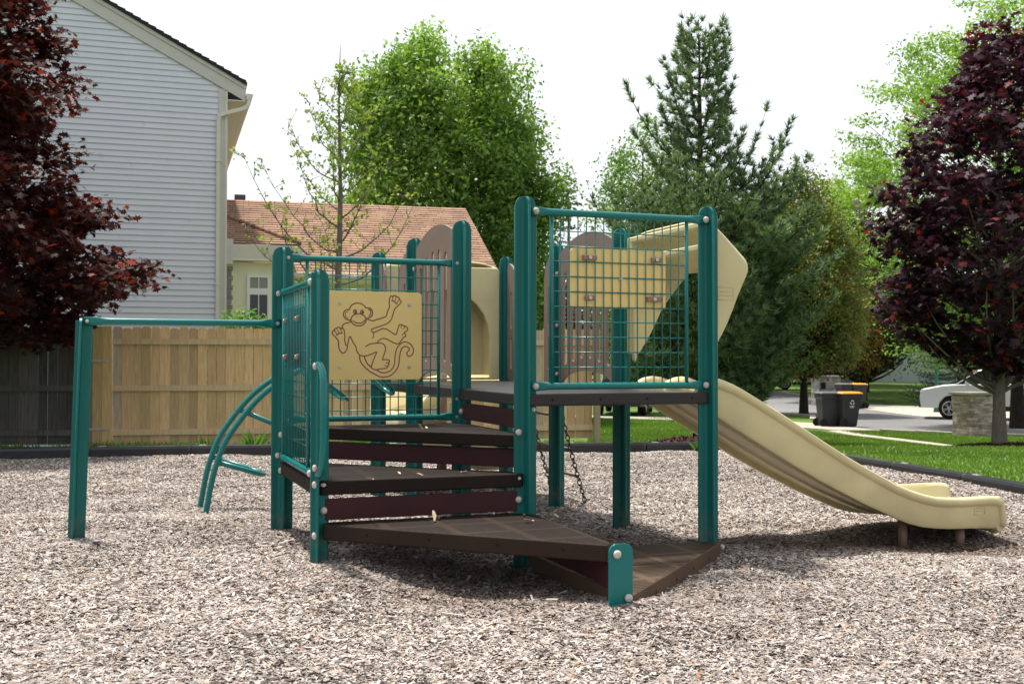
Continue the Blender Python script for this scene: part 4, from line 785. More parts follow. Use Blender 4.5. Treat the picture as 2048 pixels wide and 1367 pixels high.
# the bay with its own hipped roof
bx0, bx1, by = -7.6, -5.05, -2.1
m = MB(); m.add([(bx0-3, by, 0), (bx1, by, 0), (bx1, by, EZ+.05), (bx0-3, by, EZ+.05), (bx0-3, .6, 0), (bx1, .6, 0), (bx1, .6, EZ+.05), (bx0-3, .6, EZ+.05)], [(0, 1, 2, 3), (1, 5, 6, 2), (3, 2, 6, 7)]); m.build('bay_wall', M_CREAMW, h2)
MB().box(((bx0-3+bx1)/2+.1, by-.18, EZ+.25), (bx1-bx0+3+.3, .05, .30)).build('fascia', M_TRIMC, h2, .006)
MB().box(((bx0-3+bx1)/2+.1, by-.08, EZ+.09), (bx1-bx0+3+.3, .26, .03)).build('soffit', M_CREAMW, h2)
roofplane('bay_roof', 0, by-.2, EZ+.41, 2.3, .95, bx0-3, bx1+.22, 16, h2, clip=lambda f: (bx0-3, bx1+.22-1.9*f))
m = MB(); m.tube([(bx1+.2, by-.2, EZ+.44), (bx1-1.68, by+2.1, EZ+1.39)], .05, 6); m.build('hip_cap', M_SHIN, h2)
m = MB(); m.add([(bx1+.22, by-.2, EZ+.41), (bx1+.22, .5, EZ+.41), (bx1-1.68, by+2.1, EZ+1.36)], [(0, 1, 2)]); m.build('bay_roof', M_SHIN, h2)
wx = bx1-.62; wz = 3.2
wf = MB(); wf.prism([[(wx-.235, wz-.8), (wx+.235, wz-.8), (wx+.235, wz+.43), (wx-.235, wz+.43)], [(wx-.175, wz-.72), (wx-.175, wz+.02), (wx+.175, wz+.02), (wx+.175, wz-.72)], [(wx-.175, wz+.15), (wx-.175, wz+.37), (wx+.175, wz+.37), (wx+.175, wz+.15)]], by-.05, by-.004, lambda u, v, t: (u, t, v)); wf = wf.build('window', M_WHITE, h2)
MB().box((wx, by-.022, wz-.35), (.36, .012, .76)).build('pane', M_GLASS, wf); MB().box((wx, by-.022, wz+.26), (.36, .012, .24)).build('pane', M_BLIND, wf)
m = MB(); m.box((wx, by-.036, wz-.35), (.018, .012, .75)); m.box((wx, by-.036, wz+.26), (.018, .012, .23)); m.build('muntin', M_WHITE, wf)
MB().box((wx+1.5, .48, 2.2), (.9, .03, 1.0)).build('pane', M_GLASS, h2)
m = MB(); m.box((-5.98, 6.2, EZ+RISE-.45), (.30, .5, 1.7)); m.build('chimney', mat('chimney_brick', (.10, .10, .115), .9, .2, var=.3, vscale=12), h2)
# ------------------------------------------------------------------ masonry piers with mailboxes
def brickmat(name, c1, c2, mortar, w=.2, h=.06):
    m = bpy.data.materials.new(name); m.use_nodes = True; n = m.node_tree; b = n.nodes['Principled BSDF']; b.inputs['Roughness'].default_value = .9
    tc = n.nodes.new('ShaderNodeTexCoord'); sx = n.nodes.new('ShaderNodeSeparateXYZ'); n.links.new(tc.outputs['Object'], sx.inputs[0]); ad = n.nodes.new('ShaderNodeMath'); n.links.new(sx.outputs[0], ad.inputs[0]); n.links.new(sx.outputs[1], ad.inputs[1])
    cb = n.nodes.new('ShaderNodeCombineXYZ'); n.links.new(ad.outputs[0], cb.inputs[0]); n.links.new(sx.outputs[2], cb.inputs[1])
    br = n.nodes.new('ShaderNodeTexBrick'); n.links.new(cb.outputs[0], br.inputs[0]); br.inputs['Scale'].default_value = 1; br.inputs['Brick Width'].default_value = w; br.inputs['Row Height'].default_value = h; br.inputs['Mortar Size'].default_value = .006
    br.inputs['Color1'].default_value = (*c1, 1); br.inputs['Color2'].default_value = (*c2, 1); br.inputs['Mortar'].default_value = (*mortar, 1)
    nz = n.nodes.new('ShaderNodeTexNoise'); nz.inputs['Scale'].default_value = 7; n.links.new(tc.outputs['Object'], nz.inputs[0]); mr = n.nodes.new('ShaderNodeMapRange'); mr.inputs[1].default_value = .3; mr.inputs[2].default_value = .7; mr.inputs[3].default_value = .65; mr.inputs[4].default_value = 1.3; n.links.new(nz.outputs[0], mr.inputs[0])
    sc = n.nodes.new('ShaderNodeVectorMath'); sc.operation = 'SCALE'; n.links.new(br.outputs[0], sc.inputs[0]); n.links.new(mr.outputs[0], sc.inputs['Scale']); n.links.new(sc.outputs[0], b.inputs['Base Color'])
    bp = n.nodes.new('ShaderNodeBump'); bp.inputs['Strength'].default_value = .6; bp.inputs['Distance'].default_value = .01; bp.invert = True; n.links.new(br.outputs['Fac'], bp.inputs['Height']); n.links.new(bp.outputs[0], b.inputs['Normal']); return m
M_BR1 = brickmat('mixed_brick', (.50, .41, .35), (.20, .145, .12), (.27, .235, .21)); M_BR2 = brickmat('grey_stone', (.36, .34, .31), (.19, .18, .17), (.26, .25, .24), .25, .09)
M_SLAB = mat('stone_slab', (.30, .27, .23), .85, .2, var=.15)
def pier(x, y, w, h, m, label, rz, box=False, flare=True):
    z = float(ground_z(x, y)); e = empty('mailbox_pier', (x, y, z-.04), rz); tag(e, label, 'mailbox pier'); b = MB()
    rs = []
    for f, k in ((0, 1.0), (.05, 1.0), (.60, .98), (.9, 1.04), (1.0, 1.06)) if flare else ((0, 1.0), (1, 1.0)): rs.append([(i*w/2*k, j*w/2*k, h*f) for i, j in ((1, 1), (-1, 1), (-1, -1), (1, -1))])
    b.rings(rs, smooth=False); b.build('pier_body', m, e, .01); MB().box((0, 0, h+.03), (w*1.2, w*1.2, .065)).build('cap_slab', M_SLAB, e, .01)
    if box: MB().box((-.32, -w/2-.02, h*.72), (.2, .06, .30)).build('mailbox_door', M_HOLE, e, .01)
pier(12.0, 28.6, .70, 1.13, M_BR1, 'square brick mailbox pier on the lawn beside the red maple trunk', .35)
pier(14.1, 49.3, .98, 1.35, M_BR2, 'grey stone mailbox pier with a black door behind the wheeled bins', .1, True, False)
# ------------------------------------------------------------------ wheeled bins
M_BIN = mat('charcoal_bin', (0.028, 0.028, 0.034), 0.5, 0.4, var=0.15, vscale=6); M_LIDY = mat('yellow_lid', (0.72, 0.36, 0.03), 0.5, 0.4, var=.08); M_LIDG = mat('grey_lid', (0.13, 0.13, 0.14), 0.5, 0.4); M_TYRE = mat('tyre_rubber', (0.012, 0.012, 0.012), 0.75, 0.3)
M_MARK = mat('white_print', (0.75, 0.76, 0.76), .6)
def bin_(x, y, rz, lid, label, group, mark=True):
    z = float(ground_z(x, y))+.03; e = empty('wheeled_bin', (x, y, z), rz); tag(e, label, 'wheeled bin', group)
    rs = [[(i*a, j*b+o, zz) for i, j in ((1, 1), (-1, 1), (-1, -1), (1, -1))] for a, b, o, zz in ((.18, .21, .02, .0), (.19, .23, .01, .05), (.25, .30, -.01, .82), (.255, .305, -.01, .85), (.28, .33, -.01, .87), (.28, .33, -.01, .99))]
    b = MB(); b.rings(rs, smooth=False); b.build('bin_body', M_BIN, e, .025, 2)
    l = MB(); l.rings([[(i*a, j*b-.02, zz) for i, j in ((1, 1), (-1, 1), (-1, -1), (1, -1))] for a, b, zz in ((.29, .35, .995), (.295, .355, 1.015), (.26, .31, 1.05), (.2, .25, 1.065))], smooth=False); l.build('bin_lid', lid, e, .015, 2)
    MB().tube([(-.24, .38, 1.0), (.24, .38, 1.0)], .02, 8).build('bin_handle', M_BIN, e)
    for s in (-1, 1):
        w = MB(); w.tube([(s*.22, .25, .12), (s*.27, .25, .12)], .125, 18); w.build('bin_wheel', M_TYRE, e)
    if mark:   # three bent arrows in a ring above a short line of print
        k = MB()
        for a0 in (90, 210, 330):
            pts = [(.055*math.cos(math.radians(a0+d)), .055*math.sin(math.radians(a0+d))) for d in range(-42, 43, 12)]; inn = [(p[0]*.6, p[1]*.6) for p in reversed(pts)]
            k.prism([pts+inn], 0, .004, lambda u, v, t: (-.262-t, u*1.3-.02, v*1.3+.74))
        k.box((-.25, -.02, .625), (.006, .15, .02)); k.box((-.248, -.02, .59), (.006, .12, .016)); kk = k.build('recycling_mark', M_MARK, e)
G1 = 'wheeled bins standing at the kerb'
bin_(9.75, 33.9, math.pi/2+.15, M_LIDG, 'charcoal wheeled bin with a grey lid standing on the near apron', G1, False)
bin_(10.30, 33.7, math.pi/2+.2, M_LIDY, 'charcoal wheeled bin with a yellow lid and recycling mark, on the near apron', G1)
bin_(14.35, 47.4, math.pi+.2, M_LIDG, 'dark wheeled bin half hidden across the street beside the stone pier', G1, False)
bin_(14.95, 47.4, -math.pi/2+.1, M_LIDY, 'charcoal wheeled bin with a yellow lid across the street', G1)
# ------------------------------------------------------------------ trees and plants
M_BARK = mat('bark', (0.10, 0.075, 0.055), 0.9, 0.15, var=0.35, vscale=9, bump=0.8, bscale=25, stretch=(3, 3, .7))
M_BARKG = mat('grey_bark', (0.17, 0.145, 0.12), 0.9, 0.15, var=0.3, vscale=12, bump=0.8, bscale=30, stretch=(3, 3, .7))
M_BARKD = mat('dark_bark', (0.035, 0.027, 0.024), 0.9, 0.15, var=0.3, vscale=9)
M_LEAF = leafmat('green_leaf', 0.42, 0.5, (1.15, 1.22, .65)); M_LEAFR = leafmat('red_leaf', 0.34, 0.5, (2.0, .9, .6), .14); M_LEAFP = leafmat('purple_leaf', 0.25, 0.55, (1.5, .8, .9), .12); M_NEEDLE = leafmat('pine_needle', 0.22, 0.55, (1.1, 1.2, .7), .3)
MAPLE = [(0, -.55), (.10, -.12), (.42, -.30), (.36, -.05), (.62, .12), (.34, .2), (.26, .34), (.12, .28), (0, .68), (-.12, .28), (-.26, .34), (-.34, .2), (-.62, .12), (-.36, -.05), (-.42, -.30), (-.10, -.12)]
MAPLE3 = [(x, y, -.16*abs(x)-.12*y*y) for x, y in MAPLE]
OVAL = [(0, -.5, 0), (.26, -.05, .06), (0, .55, -.05), (-.26, -.05, .06)]
NEED = [(-.03, 0, 0), (.03, 0, 0), (0, 1, 0)]
def rnd_unit(n): return norm(RNG.normal(size=(n, 3)))
def leaves_at(C, shape, size, spread_up=.6, outward=None, tipdown=.3):
    n = len(C); Nn = norm(rnd_unit(n)*.9+np.array([0, 0, spread_up]) + (outward*.5 if outward is not None else 0)); T = norm(rnd_unit(n)+np.array([0, 0, -tipdown]) + (outward*.6 if outward is not None else 0))
    return cards(C, Nn, T, shape, size*(0.7+.6*RNG.random(n)))
def limb(m, a, b, r0, r1, bend=.12, n=5, droop=0.0):
    a, b = Vector(a), Vector(b); L = (b-a).length; off = Vector((random.gauss(0, 1), random.gauss(0, 1), random.gauss(0, .6)))*L*bend; pts = []
    for i in range(n+1):
        t = i/n; p = a.lerp(b, t)+off*math.sin(math.pi*t)*.6; p.z += droop*L*(t*t-t); pts.append(p)
    m.tube(pts, [r0+(r1-r0)*i/n for i in range(n+1)], 6 if r0 > .03 else 4, cap=False); return pts
def tree(name, label, cat, base, H, r0, env, cz0, ncl, nleaf, shape, lsize, cl_r, colA, colB, leafm, bark=None, centre=None, hi=None, group=None, extra=None, outward=.5, shell=.45, spread_up=.6, lean=(0, 0), branch_n=None, ez=1.0, light_top=.25, seed=1, sparse=False, vis_trunk=True, yscale=1.0, tipdown=.3, lobe=.14, clvar=.16):
    """env: list of (height, left radius, right radius) of the crown outline above the base"""
    random.seed(seed); rs = np.random.default_rng(seed); e = empty(name, base); tag(e, label, cat, group)
    bark = bark or M_BARK; hs = [p[0] for p in env]; cxo = centre or 0.0
    tr = MB(); top = H*.93; pts = []
    for i in range(9): t = i/8; pts.append((lean[0]*t*t+math.sin(t*4+seed)*.03*H*.12*t, lean[1]*t*t+math.cos(t*5+seed)*.02*H*.1*t, -.15+top*t))
    tr.tube(pts, [r0*1.25]+[r0*(1-.93*(i/8)) for i in range(1, 9)], 12, cap=False)
    def tp(z):
        t = min(1, max(0, (z+.15)/top)); k = t*8; i = min(7, int(k)); f = k-i; return Vector(pts[i]).lerp(Vector(pts[i+1]), f)
    C = []
    w = np.array([max(.05, (p[1]+p[2])) for p in env])
    zz = rs.random(ncl*3)*(hs[-1]-hs[0])+hs[0]; ww = np.interp(zz, hs, w); zz = zz[rs.random(len(zz)) < ww/ww.max()][:ncl]
    br = MB(); cen = []
    for z in zz:
        a = rs.random()*2*math.pi; RL = np.interp(z, hs, [p[1] for p in env]); RR = np.interp(z, hs, [p[2] for p in env]); c = math.cos(a); R = RR if c > 0 else RL; Ry = (RL+RR)/2*yscale
        rad = 1/math.sqrt((c/max(R, .05))**2+(math.sin(a)/max(Ry, .05))**2); f = shell+(1-shell)*math.sqrt(rs.random()); f *= 1-.12*rs.random(); f *= 1+lobe*math.sin(3*a+z*2.1+seed)*math.sin(z*3.3+2*a+seed*.7)
        cen.append((cxo+c*rad*f, math.sin(a)*rad*f, z))
    cen = np.array(cen); k = 0
    nb = branch_n or len(cen)
    for c in cen[:nb]:
        t0 = tp(max(cz0*.7, c[2]-math.hypot(c[0], c[1])*.75-.1)); rr = max(.012, r0*.33*(1-.7*t0.z/top)); P = limb(br, t0, Vector(c)*.97+t0*.03, rr, .006 if not sparse else .004, .08, 5, droop=.15)
    tr.build('trunk', bark, e); br.build('branches', bark, e)
    # leaves: clumps of many small cards, elongated along the branch direction
    cr = cl_r*(.6+.8*rs.random(len(cen))); idx = np.repeat(np.arange(len(cen)), nleaf); n = len(idx)
    off = rs.normal(size=(n, 3)); off = off/np.linalg.norm(off, axis=1, keepdims=True)*(rs.random((n, 1))**.45)*cr[idx][:, None]*np.array([1, 1, ez]); P = cen[idx]+off
    d = norm(cen*np.array([1, 1, .3])-np.array([cxo, 0, 0])*np.array([1, 1, 1])); P = P+d[idx]*(rs.random((n, 1))-.4)*cr[idx][:, None]*.8
    global RNG; keep = RNG; RNG = rs
    V = leaves_at(P, shape, lsize, spread_up, outward*norm(off), tipdown); RNG = keep
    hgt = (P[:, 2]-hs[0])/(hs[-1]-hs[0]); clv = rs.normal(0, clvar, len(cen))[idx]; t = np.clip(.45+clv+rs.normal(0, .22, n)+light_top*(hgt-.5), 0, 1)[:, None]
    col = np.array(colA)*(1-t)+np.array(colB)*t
    if hi is not None: hk = rs.random(n) < hi[0]; col[hk] = np.array(hi[1])*(.7+.6*rs.random((hk.sum(), 1)))
    npmesh('crown', V, len(shape), leafm, e, col)
    return e
# red maple overhanging the left edge
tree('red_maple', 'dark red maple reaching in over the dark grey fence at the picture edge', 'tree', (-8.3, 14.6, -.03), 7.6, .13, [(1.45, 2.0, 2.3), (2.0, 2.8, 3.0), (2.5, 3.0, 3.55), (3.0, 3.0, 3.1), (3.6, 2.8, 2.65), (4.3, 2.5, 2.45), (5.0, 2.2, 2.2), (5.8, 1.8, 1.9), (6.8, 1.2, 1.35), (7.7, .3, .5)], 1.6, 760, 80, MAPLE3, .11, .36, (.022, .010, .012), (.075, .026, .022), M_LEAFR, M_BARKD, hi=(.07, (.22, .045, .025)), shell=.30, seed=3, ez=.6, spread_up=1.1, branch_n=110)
# purple maple on the lawn at the right
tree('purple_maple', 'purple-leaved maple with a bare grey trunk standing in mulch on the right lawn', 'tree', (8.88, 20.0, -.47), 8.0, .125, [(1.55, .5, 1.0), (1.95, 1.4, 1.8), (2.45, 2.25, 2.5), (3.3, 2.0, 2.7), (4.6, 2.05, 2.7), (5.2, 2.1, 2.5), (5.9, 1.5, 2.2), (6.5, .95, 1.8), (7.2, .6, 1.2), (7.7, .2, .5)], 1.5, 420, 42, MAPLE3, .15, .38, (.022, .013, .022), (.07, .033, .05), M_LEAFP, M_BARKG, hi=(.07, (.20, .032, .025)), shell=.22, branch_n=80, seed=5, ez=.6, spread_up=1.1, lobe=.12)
# dense green maple behind the low house
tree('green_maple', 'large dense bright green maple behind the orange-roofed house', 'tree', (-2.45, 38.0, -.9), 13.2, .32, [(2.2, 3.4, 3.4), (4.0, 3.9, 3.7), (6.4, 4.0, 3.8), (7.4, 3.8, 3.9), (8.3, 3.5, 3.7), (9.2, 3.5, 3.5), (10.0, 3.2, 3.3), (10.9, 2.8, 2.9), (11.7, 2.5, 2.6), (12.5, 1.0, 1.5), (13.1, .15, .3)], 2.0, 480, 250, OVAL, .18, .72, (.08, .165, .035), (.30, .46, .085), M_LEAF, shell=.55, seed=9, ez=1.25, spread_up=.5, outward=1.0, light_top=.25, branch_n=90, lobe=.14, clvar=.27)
# young thinly leaved tree
def young_tree():
    random.seed(12); rs = np.random.default_rng(12); e = empty('thin_young_tree', (-3.22, 20.4, -.5)); tag(e, 'young thinly leaved tree with bare grey branches in front of the orange roof', 'tree')
    tr = MB(); T = [Vector((.02*math.sin(z*1.7), .02*math.cos(z), z)) for z in [-.1, .8, 1.6, 2.4, 3.2, 4.0, 4.8, 5.6, 6.4, 7.2, 7.55]]; tr.tube(T, [.085, .08, .076, .07, .062, .05, .04, .03, .02, .01, .004], 10, cap=False); br = MB(); L = []
    n = 30
    for k in range(n):
        f = k/(n-1); z = 2.35+4.6*f**1.05; a = k*2.4+random.uniform(-.4, .4); R = (1.62*(1-f)**.8+.18)*random.uniform(.7, 1.1); P = []
        if k in (3, 7): a = math.pi+.2; R = 1.75
        if k == 5: a = .2; R = 1.5
        for i in range(9):
            t = i/8; P.append(Vector((math.cos(a+.25*t)*R*t**.85, math.sin(a+.25*t)*R*t**.85, z+R*(.35*t+.75*t*t*(1 if f > .12 else .5))))+Vector((random.gauss(0, .015), random.gauss(0, .015), random.gauss(0, .02))))
        r0 = .026*(1-.6*f); br.tube(P, [r0*(1-.85*i/8) for i in range(9)], 5, cap=False)
        for i in range(2, 9):
            for q in range(2):
                d = Vector((random.gauss(0, .6), random.gauss(0, .6), random.uniform(.1, .9))).normalized(); l = random.uniform(.12, .42)*(1-.4*f); Q = [P[i], P[i]+d*l*.5+Vector((0, 0, .02)), P[i]+d*l+Vector((0, 0, .07*l))]; br.tube(Q, [.007, .005, .003], 4, cap=False)
                for w in range(random.randint(1, 5)): L.append(tuple(Q[1].lerp(Q[2], random.random()*1.2)+Vector((random.gauss(0, .03), random.gauss(0, .03), random.gauss(0, .03)))))
        L.append(tuple(P[8]))
    tr.build('trunk', M_BARKG, e); br.build('branches', M_BARKG, e); L = np.array(L); L = np.concatenate([L, L+rs.normal(0, .035, L.shape)]); V = leaves_at(L, MAPLE3, .062, .5, None, .4); t = rs.random((len(L), 1)); npmesh('crown', V, 16, M_LEAF, e, np.array((.15, .24, .03))*(1-t)+np.array((.38, .46, .08))*t)
young_tree()
tree('leafy_tree', 'light green leafy tree peeping out behind the left flank of the pine', 'tree', (5.15, 43.0, -.95), 11.6, .2, [(2.0, 1.6, 1.6), (6.0, 2.3, 2.0), (8.6, 1.9, 1.6), (10.4, 1.0, .9), (11.5, .2, .2)], 2.0, 170, 90, OVAL, .15, .6, (.08, .18, .03), (.24, .38, .07), M_LEAF, shell=.4, seed=21)
tree('leafy_tree', 'airy yellow-green tree between the bronze tree and the purple maple', 'tree', (19.3, 60.0, -.6), 13.0, .2, [(2.6, 2.4, 4.0), (5.0, 3.8, 4.2), (8.0, 3.6, 4.0), (11.0, 2.4, 2.6), (13.0, .5, .5)], 2.0, 240, 75, OVAL, .2, .9, (.15, .28, .035), (.38, .52, .09), M_LEAF, M_BARKD, shell=.25, seed=41, ez=.4)
tree('honey_locust', 'airy light green tree rising behind the purple maple', 'tree', (15.2, 33.0, -.88), 13.0, .2, [(1.8, 2.6, 4), (3.6, 3.8, 4.2), (5.2, 4.6, 4.4), (6.4, 4.2, 4.4), (8.0, 4.9, 4.6), (9.6, 4.9, 4.6), (10.8, 4.1, 4.0), (12.2, 2.6, 3), (13.4, 1.2, 1.8)], 2.6, 620, 95, OVAL, .13, .62, (.12, .24, .035), (.32, .48, .10), M_LEAF, M_BARKD, shell=.3, branch_n=120, seed=23, ez=.35, spread_up=.9)
tree('bronze_tree', 'bronze and green tree between the pine and the purple maple', 'tree', (11.3, 42.5, -.93), 9.3, .16, [(1.6, 1.8, 1.8), (3.0, 2.6, 2.6), (5.0, 2.4, 2.4), (7.0, 1.7, 1.7), (8.4, 1.1, 1.0), (9.4, .2, .2)], 2.0, 420, 80, OVAL, .14, .58, (.08, .055, .03), (.24, .21, .05), M_LEAF, M_BARKD, hi=(.35, (.14, .26, .04)), shell=.3, seed=25)
tree('golden_tree', 'golden-brown low-crowned tree over the stone pier', 'tree', (15.2, 52.0, -.88), 5.9, .2, [(1.5, 1.6, 1.6), (2.5, 2.6, 2.5), (4.0, 2.5, 2.6), (5.4, 1.4, 1.4), (6.0, .3, .3)], 1.6, 150, 70, OVAL, .16, .6, (.12, .09, .015), (.36, .26, .045), M_LEAF, M_BARKD, shell=.3, seed=27)
tree('dark_tree', 'dark multi-stemmed tree shading the far lawn behind the bins', 'tree', (17.2, 54.0, -.85), 7.4, .24, [(1.9, 2.2, 2.0), (3.0, 3.6, 3.0), (5.0, 3.4, 3.0), (6.6, 2.0, 1.8), (7.4, .4, .4)], 1.2, 190, 70, OVAL, .17, .7, (.02, .045, .012), (.06, .11, .025), M_LEAF, M_BARKD, shell=.25, seed=29, lean=(1.2, 0))
tree('dark_tree', 'dark green tree filling the gap right of the pine foot', 'tree', (12.6, 60.0, -.6), 8.4, .24, [(1.6, 2.2, 2.0), (3.0, 4.2, 3.6), (5.0, 4.2, 3.6), (7.2, 2.4, 2.0), (8.4, .4, .4)], 1.2, 200, 70, OVAL, .2, .85, (.05, .10, .025), (.13, .22, .045), M_LEAF, M_BARKD, shell=.25, seed=31)
tree('leafy_tree', 'mid green leafy tree at the far end of the driveway, right of the spruce', 'tree', (26.5, 60.0, -.6), 10.5, .26, [(2.2, 3.2, 3.0), (4.0, 4.6, 4.4), (7.0, 4.2, 4), (9.4, 2.2, 2), (10.5, .4, .4)], 1.2, 220, 70, OVAL, .22, .95, (.08, .17, .03), (.2, .33, .06), M_LEAF, M_BARKD, shell=.25, seed=33)
tree('leafy_tree', 'bright green leafy tree low behind the golden tree', 'tree', (20.5, 70.0, -.45), 12.5, .26, [(2.2, 3.2, 4.0), (4.5, 5.0, 5.4), (8.5, 4.6, 4.4), (11.4, 2.2, 2), (12.5, .4, .4)], 1.2, 240, 70, OVAL, .24, 1.05, (.09, .2, .03), (.2, .34, .05), M_LEAF, M_BARKD, shell=.25, seed=35)
tree('leafy_tree', 'dim green leafy tree low behind the deck of the playground, beyond the lawn', 'tree', (3.4, 64.0, -.5), 7.5, .26, [(1.0, 3.2, 3.0), (3.0, 4.4, 4.0), (5.2, 3.4, 3.6), (7.4, .4, .4)], .8, 190, 70, OVAL, .22, .95, (.03, .07, .015), (.09, .16, .03), M_LEAF, M_BARKD, shell=.25, seed=37)
# ---- conifers
def needles(A, D, nper, L, spread, rs, width=.075):
    """A anchors (n,3), D axis (n,3): nper needles per anchor fanned about the axis"""
    n = len(A); idx = np.repeat(np.arange(n), nper); N = len(idx); T = norm(D[idx]+rs.normal(size=(N, 3))*spread); Nn = norm(np.cross(T, rs.normal(size=(N, 3))))
    P = A[idx]; B = np.cross(Nn, T); l = L*(.7+.5*rs.random(N)); w = width*L
    V = np.stack([P-B*w, P+B*w, P+T*l[:, None]], 1).reshape(-1, 3); return V, idx
def pine(base, H, env, label, seed=1, tufts_mul=1.0, colA=(.045, .095, .045), colB=(.15, .235, .08), cand=(.36, .42, .2), tier=.30, name='white_pine', L=.155, nper=20, upc=.45, z0=.5, nb=7, trunk_r=.16, candles=.05, group=None, droop=0.0, longs=(), topup=0.0):
    rs = np.random.default_rng(seed); random.seed(seed); e = empty(name, base); tag(e, label, 'tree', group); tr = MB(); tr.tube([(0, 0, -.2), (0.03, 0, H*.5), (0, 0, H*.97)], [trunk_r, trunk_r*.6, .015], 10, cap=False); br = MB(); A = []; D = []; hs = [p[0] for p in env]
    z = z0; k = 0
    while z < H*.985:
        R_L = np.interp(z, hs, [p[1] for p in env]); R_R = np.interp(z, hs, [p[2] for p in env])
        up_ = upc+topup*max(0, z/H-.45); nbz = nb if z/H < .5 else max(5, nb-3)
        for j in range(nbz):
            a = k*2.4+j*2*math.pi/nbz+rs.normal()*.25; c = math.cos(a); R = (R_R if c > 0 else R_L)*(.42+.75*rs.random()); Ry = (R_L+R_R)/2; R = 1/math.sqrt((c/max(R, .05))**2+(math.sin(a)/max(Ry, .05))**2)
            s = Vector((0, 0, z)); n = max(3, int(R/.22)); pts = []; rise = R*up_
            for i in range(n+1): t = i/n; pts.append(s+Vector((math.cos(a)*R*t, math.sin(a)*R*t, rise*t*t-droop*R*math.sin(math.pi*t)*.3)))
            br.tube(pts, [max(.005, .028*(R/2.4+.3)*(1-.85*i/n)) for i in range(n+1)], 5, cap=False)
            for i in range(1, n+1):
                t = i/n
                if t < .30: continue
                d = (pts[i]-pts[i-1]).normalized(); side = d.cross(Vector((0, 0, 1))); sl_ = .50*R*(1-t)*.75+.16
                A.append(pts[i]); D.append(d)
                for sg in (-1, 1):
                    ns = max(1, int(sl_/.13*tufts_mul))
                    for q in range(1, ns+1):
                        f = q/ns; A.append(pts[i]+side*sg*sl_*f+d*sl_*f*.55+Vector((0, 0, upc*.35*sl_*f*f+rs.normal()*.03))); D.append((side*sg*.6+d*.6+Vector((0, 0, .45))).normalized())
        z += tier*(.8+.4*rs.random())*(1 if z/H < .55 else 1.7); k += 1
    for (zz, a, R, up_) in longs:      # single long upswept limbs that break the outline
        s = Vector((0, 0, zz)); n = 14; pts = [s+Vector((math.cos(a)*R*t, math.sin(a)*R*t, up_*t*t)) for t in [i/n for i in range(n+1)]]; br.tube(pts, [.03*(1-.85*i/n) for i in range(n+1)], 5, cap=False)
        for i in range(4, n+1):
            t = i/n; d = (pts[i]-pts[i-1]).normalized(); side = d.cross(Vector((0, 0, 1)))
            if side.length < .1: side = Vector((1, 0, 0))
            side.normalize(); A.append(pts[i]); D.append(d)
            if rs.random() < .55:
                sg = 1 if i % 2 else -1; l = (.18+.42*(1-t))*(.6+.6*rs.random())*(.6+R*.3); o2 = (side*sg*rs.uniform(.3, 1)+d*.8+Vector((rs.normal()*.3, rs.normal()*.5, .5))).normalized(); k2 = max(2, int(l/.085)); br.tube([pts[i], pts[i]+o2*l], [.009, .004], 4, cap=False)
                for q in range(1, k2+1): A.append(pts[i]+o2*l*q/k2+Vector((0, 0, .12*l*(q/k2)**2))); D.append((o2+Vector((0, 0, .3))).normalized())
    A = np.array([tuple(a) for a in A]); D = norm(np.array([tuple(d) for d in D])+rs.normal(size=(len(D), 3))*.15); tr.build('trunk', M_BARKD, e); br.build('branches', M_BARKD, e)
    V, idx = needles(A, D, nper, L, .48, rs); hgt = A[idx][:, 2]/H; tone = rs.normal(0, .22, len(A))[idx]; t = np.clip(.4+tone+rs.normal(0, .15, len(idx)), 0, 1)[:, None]; col = np.array(colA)*(1-t)+np.array(colB)*t
    npmesh('crown', V, 3, M_NEEDLE, e, col)
    ck = rs.random(len(A)) < candles
    if ck.sum(): V2, i2 = needles(A[ck], norm(D[ck]*.2+np.array([0, 0, 1.])), 3, L*1.5, .05, rs, .05); npmesh('candles', V2, 3, M_NEEDLE, e, np.tile(np.array(cand), (len(i2), 1)))
    return e
pine((4.1, 24.0, -.62), 9.15, [(0, 1.2, 1.8), (.6, 1.6, 2.5), (1.4, 2.0, 2.75), (2.6, 2.3, 2.75), (3.7, 2.35, 2.7), (4.5, 2.0, 2.3), (5.1, 1.2, 2.0), (5.9, .8, 1.6), (6.4, .75, .9), (6.9, .95, .75), (7.5, 1.0, .8), (8.1, .9, .78), (8.6, .55, .6), (9.0, .25, .3), (9.3, .05, .05)], 'tall ragged white pine standing behind the raised deck', seed=2, tier=.23, nb=8, tufts_mul=1.3, candles=.04, topup=.9, L=.185, nper=22, colA=(.085, .145, .08), colB=(.27, .37, .16),
     longs=[(6.0, 3.1, 1.55, 1.7), (5.6, 2.9, 1.45, 1.3), (5.3, 3.4, 1.3, 1.2), (4.9, .1, 1.5, 2.4), (4.5, -.15, 2.0, 2.5), (4.2, .2, 2.3, 2.0), (4.6, .25, 1.8, 1.9), (5.3, .3, 1.1, 1.6), (4.2, -.4, 2.3, 1.4), (6.9, .1, .60, 1.8), (6.6, -.3, .75, 1.3), (6.7, 3.0, .70, 1.5), (6.2, 2.6, .85, 1.1), (4.0, .4, 2.0, 1.5), (3.6, 3.3, 2.3, 1.5), (7.0, 2.0, .4, 1.3)])
pine((2.0, 39.0, -.95), 8.3, [(0, 1.6, 1.6), (2.0, 1.35, 1.35), (5, .8, .8), (8.3, .05, .05)], 'narrow blue-green spruce between the green maple and the tall teal post', seed=6, tier=.24, nb=8, upc=.05, L=.09, nper=14, colA=(.04, .075, .055), colB=(.14, .2, .15), name='blue_spruce', candles=0)
